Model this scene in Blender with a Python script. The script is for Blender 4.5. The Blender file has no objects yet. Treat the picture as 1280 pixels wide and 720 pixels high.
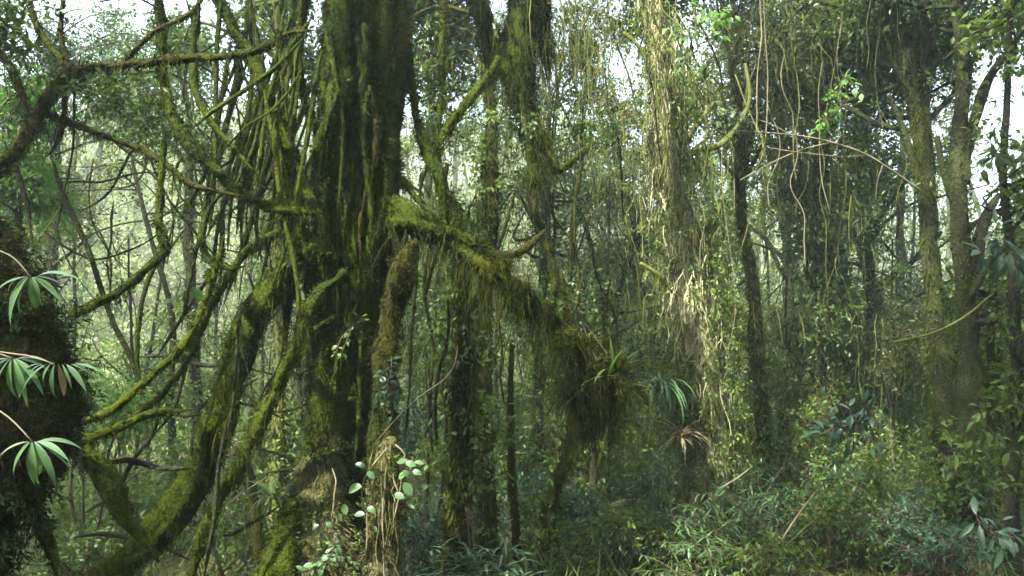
import bpy, math
import numpy as np
from mathutils import Vector

rng = np.random.default_rng(11)
R = math.radians
scene = bpy.context.scene
COL = scene.collection
A = lambda *v: np.array(v, dtype=float)

# ------------------------------------------------------------------ camera
CAM = A(0, 0, 1.6)
HF, PITCH = R(33.5), R(4.0)
FPX = 640 / math.tan(HF)
cd = bpy.data.cameras.new('camera'); cam = bpy.data.objects.new('camera', cd); COL.objects.link(cam)
cam.location = CAM; cam.rotation_euler = (R(90) + PITCH, 0, 0)
cd.sensor_width = 36; cd.lens = 18 / math.tan(HF); cd.clip_end = 600; cd.clip_start = 0.05
scene.camera = cam

def P(px, py, d):
    """world point seen at photo pixel (px,py), at ground distance d in front of the camera"""
    x = (px - 640) / FPX; z = (360 - py) / FPX
    dy = math.cos(PITCH) - z * math.sin(PITCH); dz = math.sin(PITCH) + z * math.cos(PITCH)
    return CAM + A(x, dy, dz) * (d / dy)

def proj(p):
    v = np.atleast_2d(p) - CAM
    c, s = math.cos(PITCH), math.sin(PITCH)
    f = v[:, 1] * c + v[:, 2] * s; u = -v[:, 1] * s + v[:, 2] * c
    f = np.maximum(f, 0.01)
    return 640 + FPX * v[:, 0] / f, 360 - FPX * u / f

# ------------------------------------------------------------------ materials
def mat(name):
    m = bpy.data.materials.new(name); m.use_nodes = True
    nt = m.node_tree; nt.nodes.clear()
    out = nt.nodes.new('ShaderNodeOutputMaterial')
    return m, nt, out

def ramp(nt, stops, src, sat=1.3):
    r = nt.nodes.new('ShaderNodeValToRGB'); cr = r.color_ramp
    while len(cr.elements) < len(stops): cr.elements.new(0.5)
    for e, (p, c) in zip(cr.elements, stops):
        g = sum(c) / 3; e.position = p; e.color = (max(.003, g + (c[0] - g) * 1.1), max(.003, g + (c[1] - g) * sat), max(.003, g + (c[2] - g) * (sat - .1)), 1)
    nt.links.new(src, r.inputs['Fac']); return r.outputs['Color']

def noise(nt, scale, detail=4, vec=None, rough=0.6):
    n = nt.nodes.new('ShaderNodeTexNoise'); n.inputs['Scale'].default_value = scale
    n.inputs['Detail'].default_value = detail; n.inputs['Roughness'].default_value = rough
    if vec is None:
        g = nt.nodes.new('ShaderNodeNewGeometry'); vec = g.outputs['Position']
    nt.links.new(vec, n.inputs['Vector']); return n.outputs['Fac']

def tint_attr(nt):
    a = nt.nodes.new('ShaderNodeAttribute'); a.attribute_name = 'tint'; return a.outputs['Fac']

def math2(nt, op, a, b):
    n = nt.nodes.new('ShaderNodeMath'); n.operation = op
    for i, v in enumerate((a, b)):
        if isinstance(v, (int, float)): n.inputs[i].default_value = v
        else: nt.links.new(v, n.inputs[i])
    return n.outputs[0]

def leaf_mat(name, stops, trans=0.4, rough=0.45, tcol=(1.15, 1.25, 0.8), spec=0.35):
    m, nt, out = mat(name)
    t = tint_attr(nt); nz = noise(nt, 1.3, 2)
    f = math2(nt, 'ADD', math2(nt, 'MULTIPLY', t, 0.7), math2(nt, 'MULTIPLY', nz, 0.4))
    f = math2(nt, 'SUBTRACT', f, 0.05)
    c = ramp(nt, stops, f, 1.08)
    p = nt.nodes.new('ShaderNodeBsdfPrincipled'); nt.links.new(c, p.inputs['Base Color'])
    p.inputs['Roughness'].default_value = rough; p.inputs['Specular IOR Level'].default_value = spec
    tr = nt.nodes.new('ShaderNodeBsdfTranslucent')
    mx = nt.nodes.new('ShaderNodeMix'); mx.data_type = 'RGBA'; mx.blend_type = 'MULTIPLY'
    mx.inputs['Factor'].default_value = 1; nt.links.new(c, mx.inputs['A']); mx.inputs['B'].default_value = (*tcol, 1)
    nt.links.new(mx.outputs['Result'], tr.inputs['Color'])
    s = nt.nodes.new('ShaderNodeMixShader'); s.inputs[0].default_value = trans
    nt.links.new(p.outputs[0], s.inputs[1]); nt.links.new(tr.outputs[0], s.inputs[2])
    nt.links.new(s.outputs[0], out.inputs['Surface'])
    return m

def rough_mat(name, stops, scale, scale2, rough=0.9, bump=0.5, bscale=40, tintw=0.35, dist=0.03):
    m, nt, out = mat(name)
    n1 = noise(nt, scale, 5); n2 = noise(nt, scale2, 3, rough=0.7); t = tint_attr(nt)
    f = math2(nt, 'ADD', math2(nt, 'MULTIPLY', n1, 0.75), math2(nt, 'MULTIPLY', n2, 0.3))
    f = math2(nt, 'ADD', f, math2(nt, 'MULTIPLY', math2(nt, 'SUBTRACT', t, 0.5), tintw))
    c = ramp(nt, stops, f)
    p = nt.nodes.new('ShaderNodeBsdfPrincipled'); nt.links.new(c, p.inputs['Base Color'])
    p.inputs['Roughness'].default_value = rough; p.inputs['Specular IOR Level'].default_value = 0.15
    if bump:
        b = nt.nodes.new('ShaderNodeBump'); b.inputs['Strength'].default_value = bump; b.inputs['Distance'].default_value = dist
        nt.links.new(noise(nt, bscale, 4, rough=0.7), b.inputs['Height']); nt.links.new(b.outputs[0], p.inputs['Normal'])
    nt.links.new(p.outputs[0], out.inputs['Surface'])
    return m

M = {}
M['moss'] = rough_mat('moss', [(0.30, (0.012, 0.021, 0.003)), (0.43, (0.030, 0.048, 0.006)), (0.58, (0.070, 0.090, 0.010)), (0.70, (0.085, 0.072, 0.014)), (0.82, (0.13, 0.15, 0.03))], 3.2, 28, bump=1.0, bscale=55, dist=0.06)
M['moss_brown'] = rough_mat('moss_brown', [(0.30, (0.012, 0.017, 0.005)), (0.46, (0.034, 0.044, 0.009)), (0.58, (0.062, 0.052, 0.014)), (0.68, (0.055, 0.072, 0.012)), (0.82, (0.10, 0.11, 0.03))], 4.0, 30, bump=1.0, bscale=60, dist=0.06)
M['moss_pale'] = rough_mat('moss_pale', [(0.28, (0.035, 0.040, 0.012)), (0.45, (0.095, 0.098, 0.034)), (0.60, (0.17, 0.16, 0.075)), (0.80, (0.32, 0.29, 0.17))], 5, 32, bump=1.0, bscale=70, dist=0.05)
M['moss_grey'] = rough_mat('moss_grey', [(0.30, (0.034, 0.045, 0.014)), (0.50, (0.075, 0.085, 0.028)), (0.70, (0.14, 0.14, 0.055)), (0.85, (0.2, 0.20, 0.09))], 2.0, 14)
M['bark'] = rough_mat('bark', [(0.30, (0.014, 0.014, 0.008)), (0.48, (0.032, 0.031, 0.018)), (0.58, (0.036, 0.046, 0.014)), (0.68, (0.062, 0.056, 0.036)), (0.82, (0.055, 0.068, 0.020))], 2.5, 25, bump=1.0, dist=0.05)
#, 2.5, 25)
M['twig'] = rough_mat('twig', [(0.30, (0.030, 0.024, 0.016)), (0.60, (0.075, 0.062, 0.040)), (0.85, (0.13, 0.115, 0.08))], 4, 30, bump=0)
M['twig_pale'] = rough_mat('twig_pale', [(0.30, (0.09, 0.078, 0.048)), (0.80, (0.26, 0.23, 0.16))], 4, 30, bump=0)
M['rootlet'] = rough_mat('rootlet_bark_sunlit', [(0.30, (0.11, 0.11, 0.06)), (0.5, (0.27, 0.26, 0.15)), (0.80, (0.45, 0.43, 0.29))], 4, 30, bump=0)  # pale rootlet bark, lightened further for the sun on the vine column
M['dead'] = leaf_mat('dead_leaf', [(0.1, (0.07, 0.055, 0.03)), (0.5, (0.15, 0.12, 0.065)), (0.9, (0.28, 0.24, 0.14))], 0.25, 0.8, (1, 0.9, 0.7), 0.1)
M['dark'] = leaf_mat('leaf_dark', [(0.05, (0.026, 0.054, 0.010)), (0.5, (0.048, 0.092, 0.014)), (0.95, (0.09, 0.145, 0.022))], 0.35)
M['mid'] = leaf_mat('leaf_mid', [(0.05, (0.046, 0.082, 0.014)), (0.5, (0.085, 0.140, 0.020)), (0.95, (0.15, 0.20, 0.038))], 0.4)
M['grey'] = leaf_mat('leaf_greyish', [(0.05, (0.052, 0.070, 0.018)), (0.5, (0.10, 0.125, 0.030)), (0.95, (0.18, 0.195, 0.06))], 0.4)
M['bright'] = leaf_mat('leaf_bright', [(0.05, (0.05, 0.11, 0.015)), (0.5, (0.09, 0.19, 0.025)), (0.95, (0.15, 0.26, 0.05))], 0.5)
M['blue'] = leaf_mat('leaf_bluegreen', [(0.05, (0.020, 0.050, 0.024)), (0.5, (0.035, 0.080, 0.038)), (0.95, (0.07, 0.13, 0.065))], 0.35, 0.4)
M['gloss'] = leaf_mat('leaf_glossy', [(0.05, (0.045, 0.085, 0.035)), (0.5, (0.07, 0.13, 0.05)), (0.95, (0.11, 0.19, 0.075))], 0.3, 0.32, spec=0.5)
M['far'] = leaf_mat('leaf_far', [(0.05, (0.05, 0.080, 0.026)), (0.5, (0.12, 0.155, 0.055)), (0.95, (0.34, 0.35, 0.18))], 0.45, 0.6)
M['soil'] = rough_mat('soil', [(0.30, (0.020, 0.016, 0.010)), (0.5, (0.05, 0.038, 0.022)), (0.7, (0.045, 0.055, 0.018))], 1.5, 12, bump=1, bscale=12, tintw=0)

# ------------------------------------------------------------------ mesh helper
class MB:
    def __init__(s): s.v = []; s.f = []; s.mi = []; s.t = []; s.sm = []; s.n = 0; s.mats = []
    def slot(s, m):
        if m not in s.mats: s.mats.append(m)
        return s.mats.index(m)
    def add(s, v, f, m, tint=None, smooth=False):
        if len(f) == 0: return s
        v = np.asarray(v, float).reshape(-1, 3); f = np.asarray(f, int).reshape(-1, 4)
        s.v.append(v); s.f.append(f + s.n); s.n += len(v)
        s.mi.append(np.full(len(f), s.slot(m)))
        if tint is None: tint = 0.5
        s.t.append(np.broadcast_to(np.asarray(tint, float), (len(f),)).copy())
        s.sm.append(np.full(len(f), smooth)); return s
    def build(s, name, parent=None, base=None):
        base = A(0, 0, 0) if base is None else base
        v = np.concatenate(s.v); f = np.concatenate(s.f)
        if parent is None: loc = base
        else: loc = A(0, 0, 0); 
        org = base if parent is None else A(*parent['_w'])
        v = v - org
        me = bpy.data.meshes.new(name); nf = len(f)
        me.vertices.add(len(v)); me.vertices.foreach_set('co', v.astype(np.float32).ravel())
        me.loops.add(nf * 4); me.loops.foreach_set('vertex_index', f.astype(np.int32).ravel())
        me.polygons.add(nf); me.polygons.foreach_set('loop_start', np.arange(0, nf * 4, 4, dtype=np.int32))
        me.polygons.foreach_set('material_index', np.concatenate(s.mi).astype(np.int32))
        me.polygons.foreach_set('use_smooth', np.concatenate(s.sm))
        at = me.attributes.new('tint', 'FLOAT', 'FACE'); at.data.foreach_set('value', np.concatenate(s.t).astype(np.float32))
        for m in s.mats: me.materials.append(M[m])
        me.update(calc_edges=True)
        o = bpy.data.objects.new(name, me); COL.objects.link(o); o.location = loc
        if parent is not None: o.parent = parent; o['_w'] = parent['_w']
        else: o['_w'] = [float(x) for x in base]
        return o

def tag(o, label, cat, group=None, kind=None):
    o['label'] = label; o['category'] = cat
    if group: o['group'] = group
    if kind: o['kind'] = kind
    return o

def thing(name, label, cat, base, group=None):
    o = bpy.data.objects.new(name, None); COL.objects.link(o); o.location = base; o['_w'] = [float(x) for x in base]
    o.empty_display_size = 0.1
    return tag(o, label, cat, group)

def nrm(v): return v / np.maximum(np.linalg.norm(v, axis=-1, keepdims=True), 1e-9)
def rdir(n): return nrm(rng.normal(size=(n, 3)))

def spline(pts, step):
    pts = np.asarray(pts, float)
    if len(pts) == 2: pts = np.array([pts[0], (pts[0] + pts[1]) / 2, pts[1]])
    p = np.vstack([2 * pts[0] - pts[1], pts, 2 * pts[-1] - pts[-2]]); out = []
    for i in range(1, len(p) - 2):
        L = np.linalg.norm((p[i + 1] - p[i])[:3]); n = max(2, int(L / step))
        t = np.linspace(0, 1, n, endpoint=False)[:, None]
        out.append(0.5 * (2 * p[i] + (p[i + 1] - p[i - 1]) * t + (2 * p[i - 1] - 5 * p[i] + 4 * p[i + 1] - p[i + 2]) * t**2 + (3 * p[i] - p[i - 1] - 3 * p[i + 1] + p[i + 2]) * t**3))
    out.append(p[-2][None]); return np.vstack(out)

class Tube:
    """tapered, lumpy limb along a path (N,4: x,y,z,r)"""
    def __init__(s, pts, seg=10, lump=0.12, wob=0.0, step=None, ridge=0.0, tip=0, both=False):
        pts = np.asarray(pts, float)
        rm = pts[:, 3].mean(); step = step or max(0.02, rm * 0.7)
        c = spline(pts, step); r = np.maximum(c[:, 3], 0.0008); c = c[:, :3]
        n = len(c); L = np.concatenate([[0], np.cumsum(np.linalg.norm(np.diff(c, axis=0), axis=1))])
        if tip: r = r * np.clip((L[-1] - L) / (tip * max(rm, .004)), 0.12, 1) ** 0.7
        if both: r = r * np.clip(L / (tip * max(rm, .004)), 0.12, 1) ** 0.7
        if wob:
            for k in range(3):
                a = rng.uniform(0, 6.28, 3); fr = rng.uniform(1.5, 7, 3) * (k + 1) * 0.5
                c = c + wob / (k + 1) * np.sin(L[:, None] * fr + a)
        T = nrm(np.gradient(c, axis=0)); up = A(0.3, 1, 0.1) if abs(T[0] @ A(0, 1, 0)) < 0.8 else A(1, 0.1, 0.2)
        X = np.zeros_like(T); x = up
        for i in range(n):
            x = x - T[i] * (x @ T[i]); x = x / (np.linalg.norm(x) + 1e-9); X[i] = x
        Y = np.cross(T, X)
        th = np.linspace(0, 2 * np.pi, seg, endpoint=False)
        nz = np.zeros((n, seg))
        for k in range(7):
            m = int(rng.integers(0, 5)); fr = rng.uniform(0.3, 1.6) / max(rm, 0.004) * 0.6
            nz += np.sin(m * th[None] + fr * L[:, None] + rng.uniform(0, 6.28)) / (1 + 0.3 * k)
        rr = r[:, None] * (1 + lump * nz)
        if ridge: rr = rr * (1 + ridge * np.sin(3 * th + rng.uniform(0, 6) + 0.5 * L[:, None]) * 0.6 + ridge * 0.5 * np.sin(7 * th + L[:, None] * 0.8 + 1))
        s.N = np.cos(th)[None, :, None] * X[:, None] + np.sin(th)[None, :, None] * Y[:, None]
        s.V = c[:, None] + rr[..., None] * s.N
        s.c, s.r, s.T, s.L, s.n, s.seg = c, r, T, L, n, seg
    def mesh(s, mb, m, tint=0.5):
        i = np.arange(s.n - 1)[:, None]; j = np.arange(s.seg)[None]; j2 = (j + 1) % s.seg
        f = np.stack([i * s.seg + j, i * s.seg + j2, (i + 1) * s.seg + j2, (i + 1) * s.seg + j], -1).reshape(-1, 4)
        v = s.V.reshape(-1, 3); N = len(v)
        caps = []
        for row, cc in ((0, s.c[0] - s.T[0] * s.r[0] * 0.5), (s.n - 1, s.c[-1] + s.T[-1] * s.r[-1] * 0.5)):
            pass
        v = np.vstack([v, s.c[0] - s.T[0] * s.r[0] * 0.5, s.c[-1] + s.T[-1] * s.r[-1] * 0.5])
        js = np.arange(0, s.seg - 1, 2)
        a = np.stack([np.full(len(js), N), (js + 2) % s.seg, js + 1, js], -1)
        o = (s.n - 1) * s.seg
        b = np.stack([np.full(len(js), N + 1), o + js, o + js + 1, o + (js + 2) % s.seg], -1)
        mb.add(v, np.vstack([f, a, b]), m, tint, True); return s
    def sample(s, n, lo=0, hi=1, prefer_up=0):
        w = s.r * np.gradient(s.L); a = int(lo * (s.n - 1)); b = max(a + 1, int(hi * (s.n - 1)))
        w = w[a:b] / w[a:b].sum(); i = rng.choice(np.arange(a, b), n, p=w); j = rng.integers(0, s.seg, n)
        t = rng.random((n, 1)); u = rng.random((n, 1)); j2 = (j + 1) % s.seg
        p = (s.V[i, j] * (1 - t) + s.V[i + 1, j] * t) * (1 - u) + (s.V[i, j2] * (1 - t) + s.V[i + 1, j2] * t) * u
        return p, nrm(s.N[i, j] * (1 - u) + s.N[i, j2] * u)
    def fur(s, mb, m, dens, length=0.04, width=0.004, down=0.7, lo=0, hi=1, cap=40000, clump=0.5):
        area = float((2 * np.pi * s.r * np.gradient(s.L)).sum()) * (hi - lo); n = int(min(cap, area * dens))
        if n < 1: return s
        p, nn = s.sample(n, lo, hi)
        d = nrm(nn * rng.uniform(0.4, 1.1, (n, 1)) + A(0, 0, -down) + rng.normal(size=(n, 3)) * 0.35)
        # clumpy length: patches of longer growth
        q = np.sin(p[:, 0] * 23 + 1) * np.sin(p[:, 1] * 19 + 2) + np.sin(p[:, 2] * 17) * np.sin(p[:, 2] * 41 + p[:, 0] * 30)
        L = length * rng.uniform(0.3, 1.0, n) * (1 + clump * q)
        blades(mb, m, p, d, np.maximum(L, length * 0.15), width * rng.uniform(0.5, 1.4, n), np.clip(0.5 + 0.22 * q + rng.normal(size=n) * 0.22, 0, 1)); return s
    def hang(s, mb, m, n, length, width=0.003, lo=0, hi=1, seg=3, below=True):
        """hanging strands under the limb"""
        if n < 1: return s
        p, nn = s.sample(n, lo, hi)
        a = rng.uniform(0, 6, 3); q = 0.5 + 0.5 * np.sin(p[:, 0] * 17 + a[0]) * np.sin(p[:, 0] * 41 + p[:, 2] * 23 + a[1]); k = rng.random(n) < 0.25 + q; p = p[k]; q = q[k]
        for lo_, hi_, f in ((0, .4, .45), (.4, .75, .9), (.75, 1.01, 1.5)):
            z = (q >= lo_) & (q < hi_)
            if z.any(): strands(mb, m, p[z], length * f, width, seg, .09)
        return s

def blades(mb, m, p, d, L, w, tint):
    """rhombic blades/leaves: base p, direction d"""
    n = len(p); side = nrm(np.cross(d, rdir(n)))
    L = np.broadcast_to(L, (n,))[:, None]; w = np.broadcast_to(w, (n,))[:, None]
    mid = p + d * L * 0.5 + np.cross(side, d) * L * 0.06
    v = np.stack([p, mid - side * w * 0.5, p + d * L, mid + side * w * 0.5], 1).reshape(-1, 3)
    mb.add(v, np.arange(4 * n).reshape(n, 4), m, tint)

def strands(mb, m, p, length, width, seg=3, wav=0.04, tint=None):
    n = len(p); L = length * rng.uniform(0.25, 1.0, n) ** 1.3; a = rng.uniform(0, np.pi, n)
    side = np.stack([np.cos(a), np.sin(a), np.zeros(n)], -1)
    cur = p.copy(); dirv = nrm(rng.normal(size=(n, 3)) * 0.35 + A(0, 0, -1)); t = rng.random(n) if tint is None else tint
    rows = []
    for k in range(seg + 1):
        w = width * (1 - 0.75 * k / seg); rows.append((cur - side * w / 2, cur + side * w / 2))
        cur = cur + dirv * (L / seg)[:, None]; dirv = nrm(dirv * 0.5 + A(0, 0, -1) + rng.normal(size=(n, 3)) * wav * 4)
    v = np.stack([x for r in rows for x in r], 1).reshape(-1, 3)
    k = 2 * (seg + 1); b = np.arange(n)[:, None] * k
    f = np.concatenate([np.stack([b[:, 0] + 2 * i, b[:, 0] + 2 * i + 1, b[:, 0] + 2 * i + 3, b[:, 0] + 2 * i + 2], -1) for i in range(seg)])
    mb.add(v, f, m, np.tile(t, seg))

def thin_tubes(mb, m, P0, P1, r0, r1, sag=0.1, tint=0.5):
    """many thin 3-sided twigs from P0 to P1 (2 segments)"""
    n = len(P0)
    if n == 0: return
    d = P1 - P0; Ln = np.linalg.norm(d, axis=1, keepdims=True)
    mid = (P0 + P1) / 2 + rng.normal(size=(n, 3)) * Ln * sag
    s = nrm(np.cross(d, rdir(n))); t = nrm(np.cross(d, s)); rows = []
    for c, r in ((P0, r0), (mid, (np.asarray(r0) + r1) / 2), (P1, r1)):
        r = np.broadcast_to(r, (n,))[:, None]
        rows += [c + s * r, c + (-0.5 * s + 0.87 * t) * r, c + (-0.5 * s - 0.87 * t) * r]
    v = np.stack(rows, 1).reshape(-1, 3); b = np.arange(n) * 9; f = []
    for a in (0, 3):
        for k in range(3): f.append(np.stack([b + a + k, b + a + (k + 1) % 3, b + a + 3 + (k + 1) % 3, b + a + 3 + k], -1))
    mb.add(v, np.concatenate(f), m, tint)

# where the photograph shows sky or open air between the crowns
GAPS = [(1240, 180, 34, 110, .6), (720, 250, 130, 65, .5), (1110, 310, 60, 80, .55), (955, 320, 50, 60, .5), (560, 150, 60, 90, .4), (480, 60, 400, 60, .2), (1000, 120, 250, 90, .45), (600, 330, 600, 90, .15), (120, 55, 80, 50, .35), (45, 60, 25, 30, .5), (290, 45, 50, 40, .4), (110, 135, 60, 28, .6), (245, 125, 50, 35, .55), (545, 165, 40, 70, .4), (585, 218, 32, 28, .8),
        (788, 100, 40, 62, .75), (765, 10, 30, 30, .3), (735, 290, 60, 28, .6), (1240, 180, 38, 130, .99), (1185, 290, 45, 75, .7), (1110, 330, 30, 60, .4), (820, 150, 40, 30, .8),
        (965, 340, 25, 45, .4), (960, 310, 20, 20, .6), (25, 40, 20, 20, .4)]
def keep(c):
    x, y = proj(c); k = np.ones(len(c))
    k *= 1 - 0.7 * np.clip(1.5 - ((x - 190) / 120) ** 2 - ((y - 330) / 110) ** 2, 0, 1) * (c[:, 1] < 14.5)
    k *= 1 - 0.55 * np.clip(1.5 - ((x - 700) / 50) ** 2 - ((y - 560) / 60) ** 2, 0, 1) * (c[:, 1] < 14.5)
    for gx, gy, rx, ry, s in GAPS:
        d = ((x - gx) / rx) ** 2 + ((y - gy) / ry) ** 2
        k *= 1 - s * np.clip(1.5 - d, 0, 1)
    return rng.random(len(c)) < k

def clumps(mb, lm, C, rad, twigs=6, leaves=9, size=0.06, aspect=0.45, droop=0.3, twig='twig', tint=(0.2, 0.8), twr=0.0025):
    """sprays of leaves round the clump centres C"""
    n = len(C)
    if n == 0: return
    rad = np.broadcast_to(rad, (n,))
    c = np.repeat(C, twigs, 0); rr = np.repeat(rad, twigs) * rng.uniform(0.6, 1.15, n * twigs)
    td = nrm(rdir(n * twigs) + A(0, 0, 0.1)); end = c + td * rr[:, None] + A(0, 0, -1) * (droop * rr ** 1)[:, None] * rng.uniform(0, 1, (n * twigs, 1))
    if twr: thin_tubes(mb, twig, c, end, twr, twr * 0.4)
    N = n * twigs * leaves; ci = np.repeat(c, leaves, 0); ei = np.repeat(end, leaves, 0); t = rng.uniform(0.15, 1.0, (N, 1))
    p = ci * (1 - t) + ei * t + rng.normal(size=(N, 3)) * size * 0.35
    d = nrm(nrm(ei - ci) * 0.6 + rdir(N) * 0.9 + A(0, 0, -droop))
    base = np.repeat(rng.uniform(*tint, n), twigs * leaves)
    blades(mb, lm, p, d, size * rng.uniform(0.55, 1.3, N), size * aspect * rng.uniform(0.7, 1.2, N), np.clip(base + rng.normal(size=N) * 0.15, 0, 1))

def ell(n, c, r, shell=0.0):
    d = rdir(n); q = rng.random(n) ** (1 / 3); q = shell + (1 - shell) * q
    # clustered: warp by low-frequency noise
    return np.asarray(c) + d * q[:, None] * np.asarray(r)

def lumpy(n, c, r, nb=14, f=0.33):
    """clump centres grouped in boughs inside an ellipsoid"""
    b = ell(nb, c, np.asarray(r) * 0.8); k = rng.integers(0, nb, n)
    return b[k] + rdir(n) * (rng.random(n) ** 0.5)[:, None] * np.asarray(r) * f, b

def strip_leaf(mb, m, base, d, up, L, w, bend=0.3, seg=5, fold=0.25, tint=0.5, shape=0.45, pw=1.0):
    """one larger leaf with a folded midrib and a bend"""
    d = nrm(A(*d)); up = nrm(A(*up) - d * (A(*up) @ d)); s = np.cross(d, up); v = []; c = A(*base)
    for i in range(seg + 1):
        t = i / seg; a = bend * t
        dd = d * math.cos(a) - up * math.sin(a); uu = up * math.cos(a) + d * math.sin(a)
        if i: c = c + dd * L / seg
        q = (t / shape) if t < shape else (1 - t) / (1 - shape)
        ww = w / 2 * max(0.03, math.sin(min(1, q) * math.pi / 2) ** pw)
        v += [c - s * ww + uu * fold * ww, c, c + s * ww + uu * fold * ww]
    f = []
    for i in range(seg):
        a = 3 * i; f += [(a, a + 1, a + 4, a + 3), (a + 1, a + 2, a + 5, a + 4)]
    mb.add(v, f, m, tint, True)

def px(path, d):
    """[(px,py,rpx[,d])] -> world points with radii in metres"""
    out = []
    for q in path:
        dd = q[3] if len(q) > 3 else d
        out.append([*P(q[0], q[1], dd), q[2] * dd / FPX])
    return np.array(out)

# ------------------------------------------------------------------ light
SUN = nrm(A(-0.42, -0.50, 0.80))          # towards the sun
w = bpy.data.worlds.new('World'); scene.world = w; w.use_nodes = True
nt = w.node_tree; bg = nt.nodes['Background']; sky = nt.nodes.new('ShaderNodeTexSky')
sky.sky_type = 'NISHITA'; sky.sun_disc = False; sky.sun_elevation = math.asin(SUN[2]); sky.sun_rotation = math.atan2(SUN[0], SUN[1])
sky.dust_density = 4.0; sky.ozone_density = 1.0; sky.air_density = 1.0
nt.links.new(sky.outputs[0], bg.inputs[0]); bg.inputs[1].default_value = 0.15
sd = bpy.data.lights.new('sun', 'SUN'); so = bpy.data.objects.new('sun', sd); COL.objects.link(so)
sd.energy = 4.0; sd.angle = R(1.0); sd.color = (1, 0.97, 0.90)
so.rotation_euler = Vector(SUN).to_track_quat('Z', 'Y').to_euler()
vs = scene.view_settings; vs.view_transform = 'Standard'; vs.look = 'None'; vs.exposure = 3.1; vs.gamma = 1; vs.use_curve_mapping = False
scene.render.engine = 'CYCLES'; cy = scene.cycles
cy.use_denoising = True; cy.max_bounces = 6; cy.diffuse_bounces = 4; cy.glossy_bounces = 2; cy.transmission_bounces = 5; cy.transparent_max_bounces = 4; cy.volume_bounces = 1
cy.sample_clamp_indirect = 5; cy.caustics_reflective = False; cy.caustics_refractive = False
scene.render.use_persistent_data = False

# ------------------------------------------------------------------ ground
def gz(x, y):
    x = np.asarray(x, float); y = np.asarray(y, float)
    z = 0.10 * np.sin(x * 0.9 + 1) * np.sin(y * 0.7) + 0.05 * np.sin(x * 2.3 + y * 1.7)
    dist = np.clip((y - 16) / 40, 0, 3)
    hill = dist ** 1.2 * (9 + 3.0 * np.clip(-x / 25, -1, 1))
    return z + hill
n = 160
gx = np.sign(np.linspace(-1, 1, n)) * np.abs(np.linspace(-1, 1, n)) ** 2.2 * 260
gy = np.sign(np.linspace(-0.5, 1, n)) * np.abs(np.linspace(-0.5, 1, n)) ** 2.2 * 300
X, Y = np.meshgrid(gx, gy); Z = gz(X, Y)
i, j = np.meshgrid(np.arange(n - 1), np.arange(n - 1), indexing='ij')
mb = MB(); mb.add(np.stack([X, Y, Z], -1).reshape(-1, 3), np.stack([i * n + j, i * n + j + 1, (i + 1) * n + j + 1, (i + 1) * n + j], -1).reshape(-1, 4), 'soil', 0.5, True)
mb.build('ground')['kind'] = 'structure'
# leaf litter and low herbs, nobody could count
mb = MB(); N = 26000
q = np.stack([rng.uniform(-9, 9, N), rng.uniform(2, 17, N)], -1); p = np.column_stack([q, gz(q[:, 0], q[:, 1]) + 0.01])
blades(mb, 'dead', p, nrm(rng.normal(size=(N, 3)) * A(1, 1, 0.25)), rng.uniform(.04, .1, N), 0.03, rng.random(N))
o = mb.build('leaf_litter'); tag(o, 'brown fallen leaves covering the forest floor', 'leaf litter', kind='stuff')
mb = MB(); N = 30000
q = np.stack([rng.uniform(-9, 10, N), rng.uniform(4.5, 16, N)], -1); p = np.column_stack([q, gz(q[:, 0], q[:, 1])])
k = np.sin(q[:, 0] * 1.9) * np.sin(q[:, 1] * 1.3 + 1)
blades(mb, 'mid', p, nrm(rng.normal(size=(N, 3)) * A(1, 1, 0.3) + A(0, 0, 1)), rng.uniform(.10, .36, N) * (1 + 0.5 * k), 0.012, rng.random(N))
o = mb.build('ground_cover'); tag(o, 'low green herbs and grass on the forest floor', 'ground cover', kind='stuff')

# ------------------------------------------------------------------ far wooded slope (one mass)
mb = MB(); C = []
N = 9000
xs = rng.uniform(-38, 38, N); ys = 15 + rng.random(N) ** 0.8 * 36; h = rng.uniform(0.3, 1, N)
top = 4.6 + 2.2 * np.sin(xs * 0.35 + 1) + 1.4 * np.sin(xs * 0.8 + ys * 0.4) 
top += np.clip(-(xs + 4) / 8, 0, 1) * 1.2
zs = gz(xs, ys) + h * np.maximum(top, 1.5)
C = np.stack([xs, ys, zs], -1); C = C[keep(C)]
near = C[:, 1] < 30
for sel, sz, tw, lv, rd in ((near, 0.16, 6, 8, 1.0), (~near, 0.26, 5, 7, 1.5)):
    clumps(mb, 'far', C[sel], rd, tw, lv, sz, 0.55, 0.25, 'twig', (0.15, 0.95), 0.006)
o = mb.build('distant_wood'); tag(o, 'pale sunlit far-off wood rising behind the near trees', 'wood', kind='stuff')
mb = MB()
for k in range(70):
    x = rng.uniform(-30, 30); y = rng.uniform(18, 40); b = A(x, y, float(gz(x, y)))
    Tube([[*b, .14], [*(b + A(rng.normal() * .3, 0, 3)), .1], [*(b + A(rng.normal() * .6, 0, 6.5)), .05]], 6, 0.1).mesh(mb, 'bark')
o = mb.build('distant_trunks'); tag(o, 'slim trunks standing in the far-off pale wood', 'wood', kind='stuff')

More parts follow.
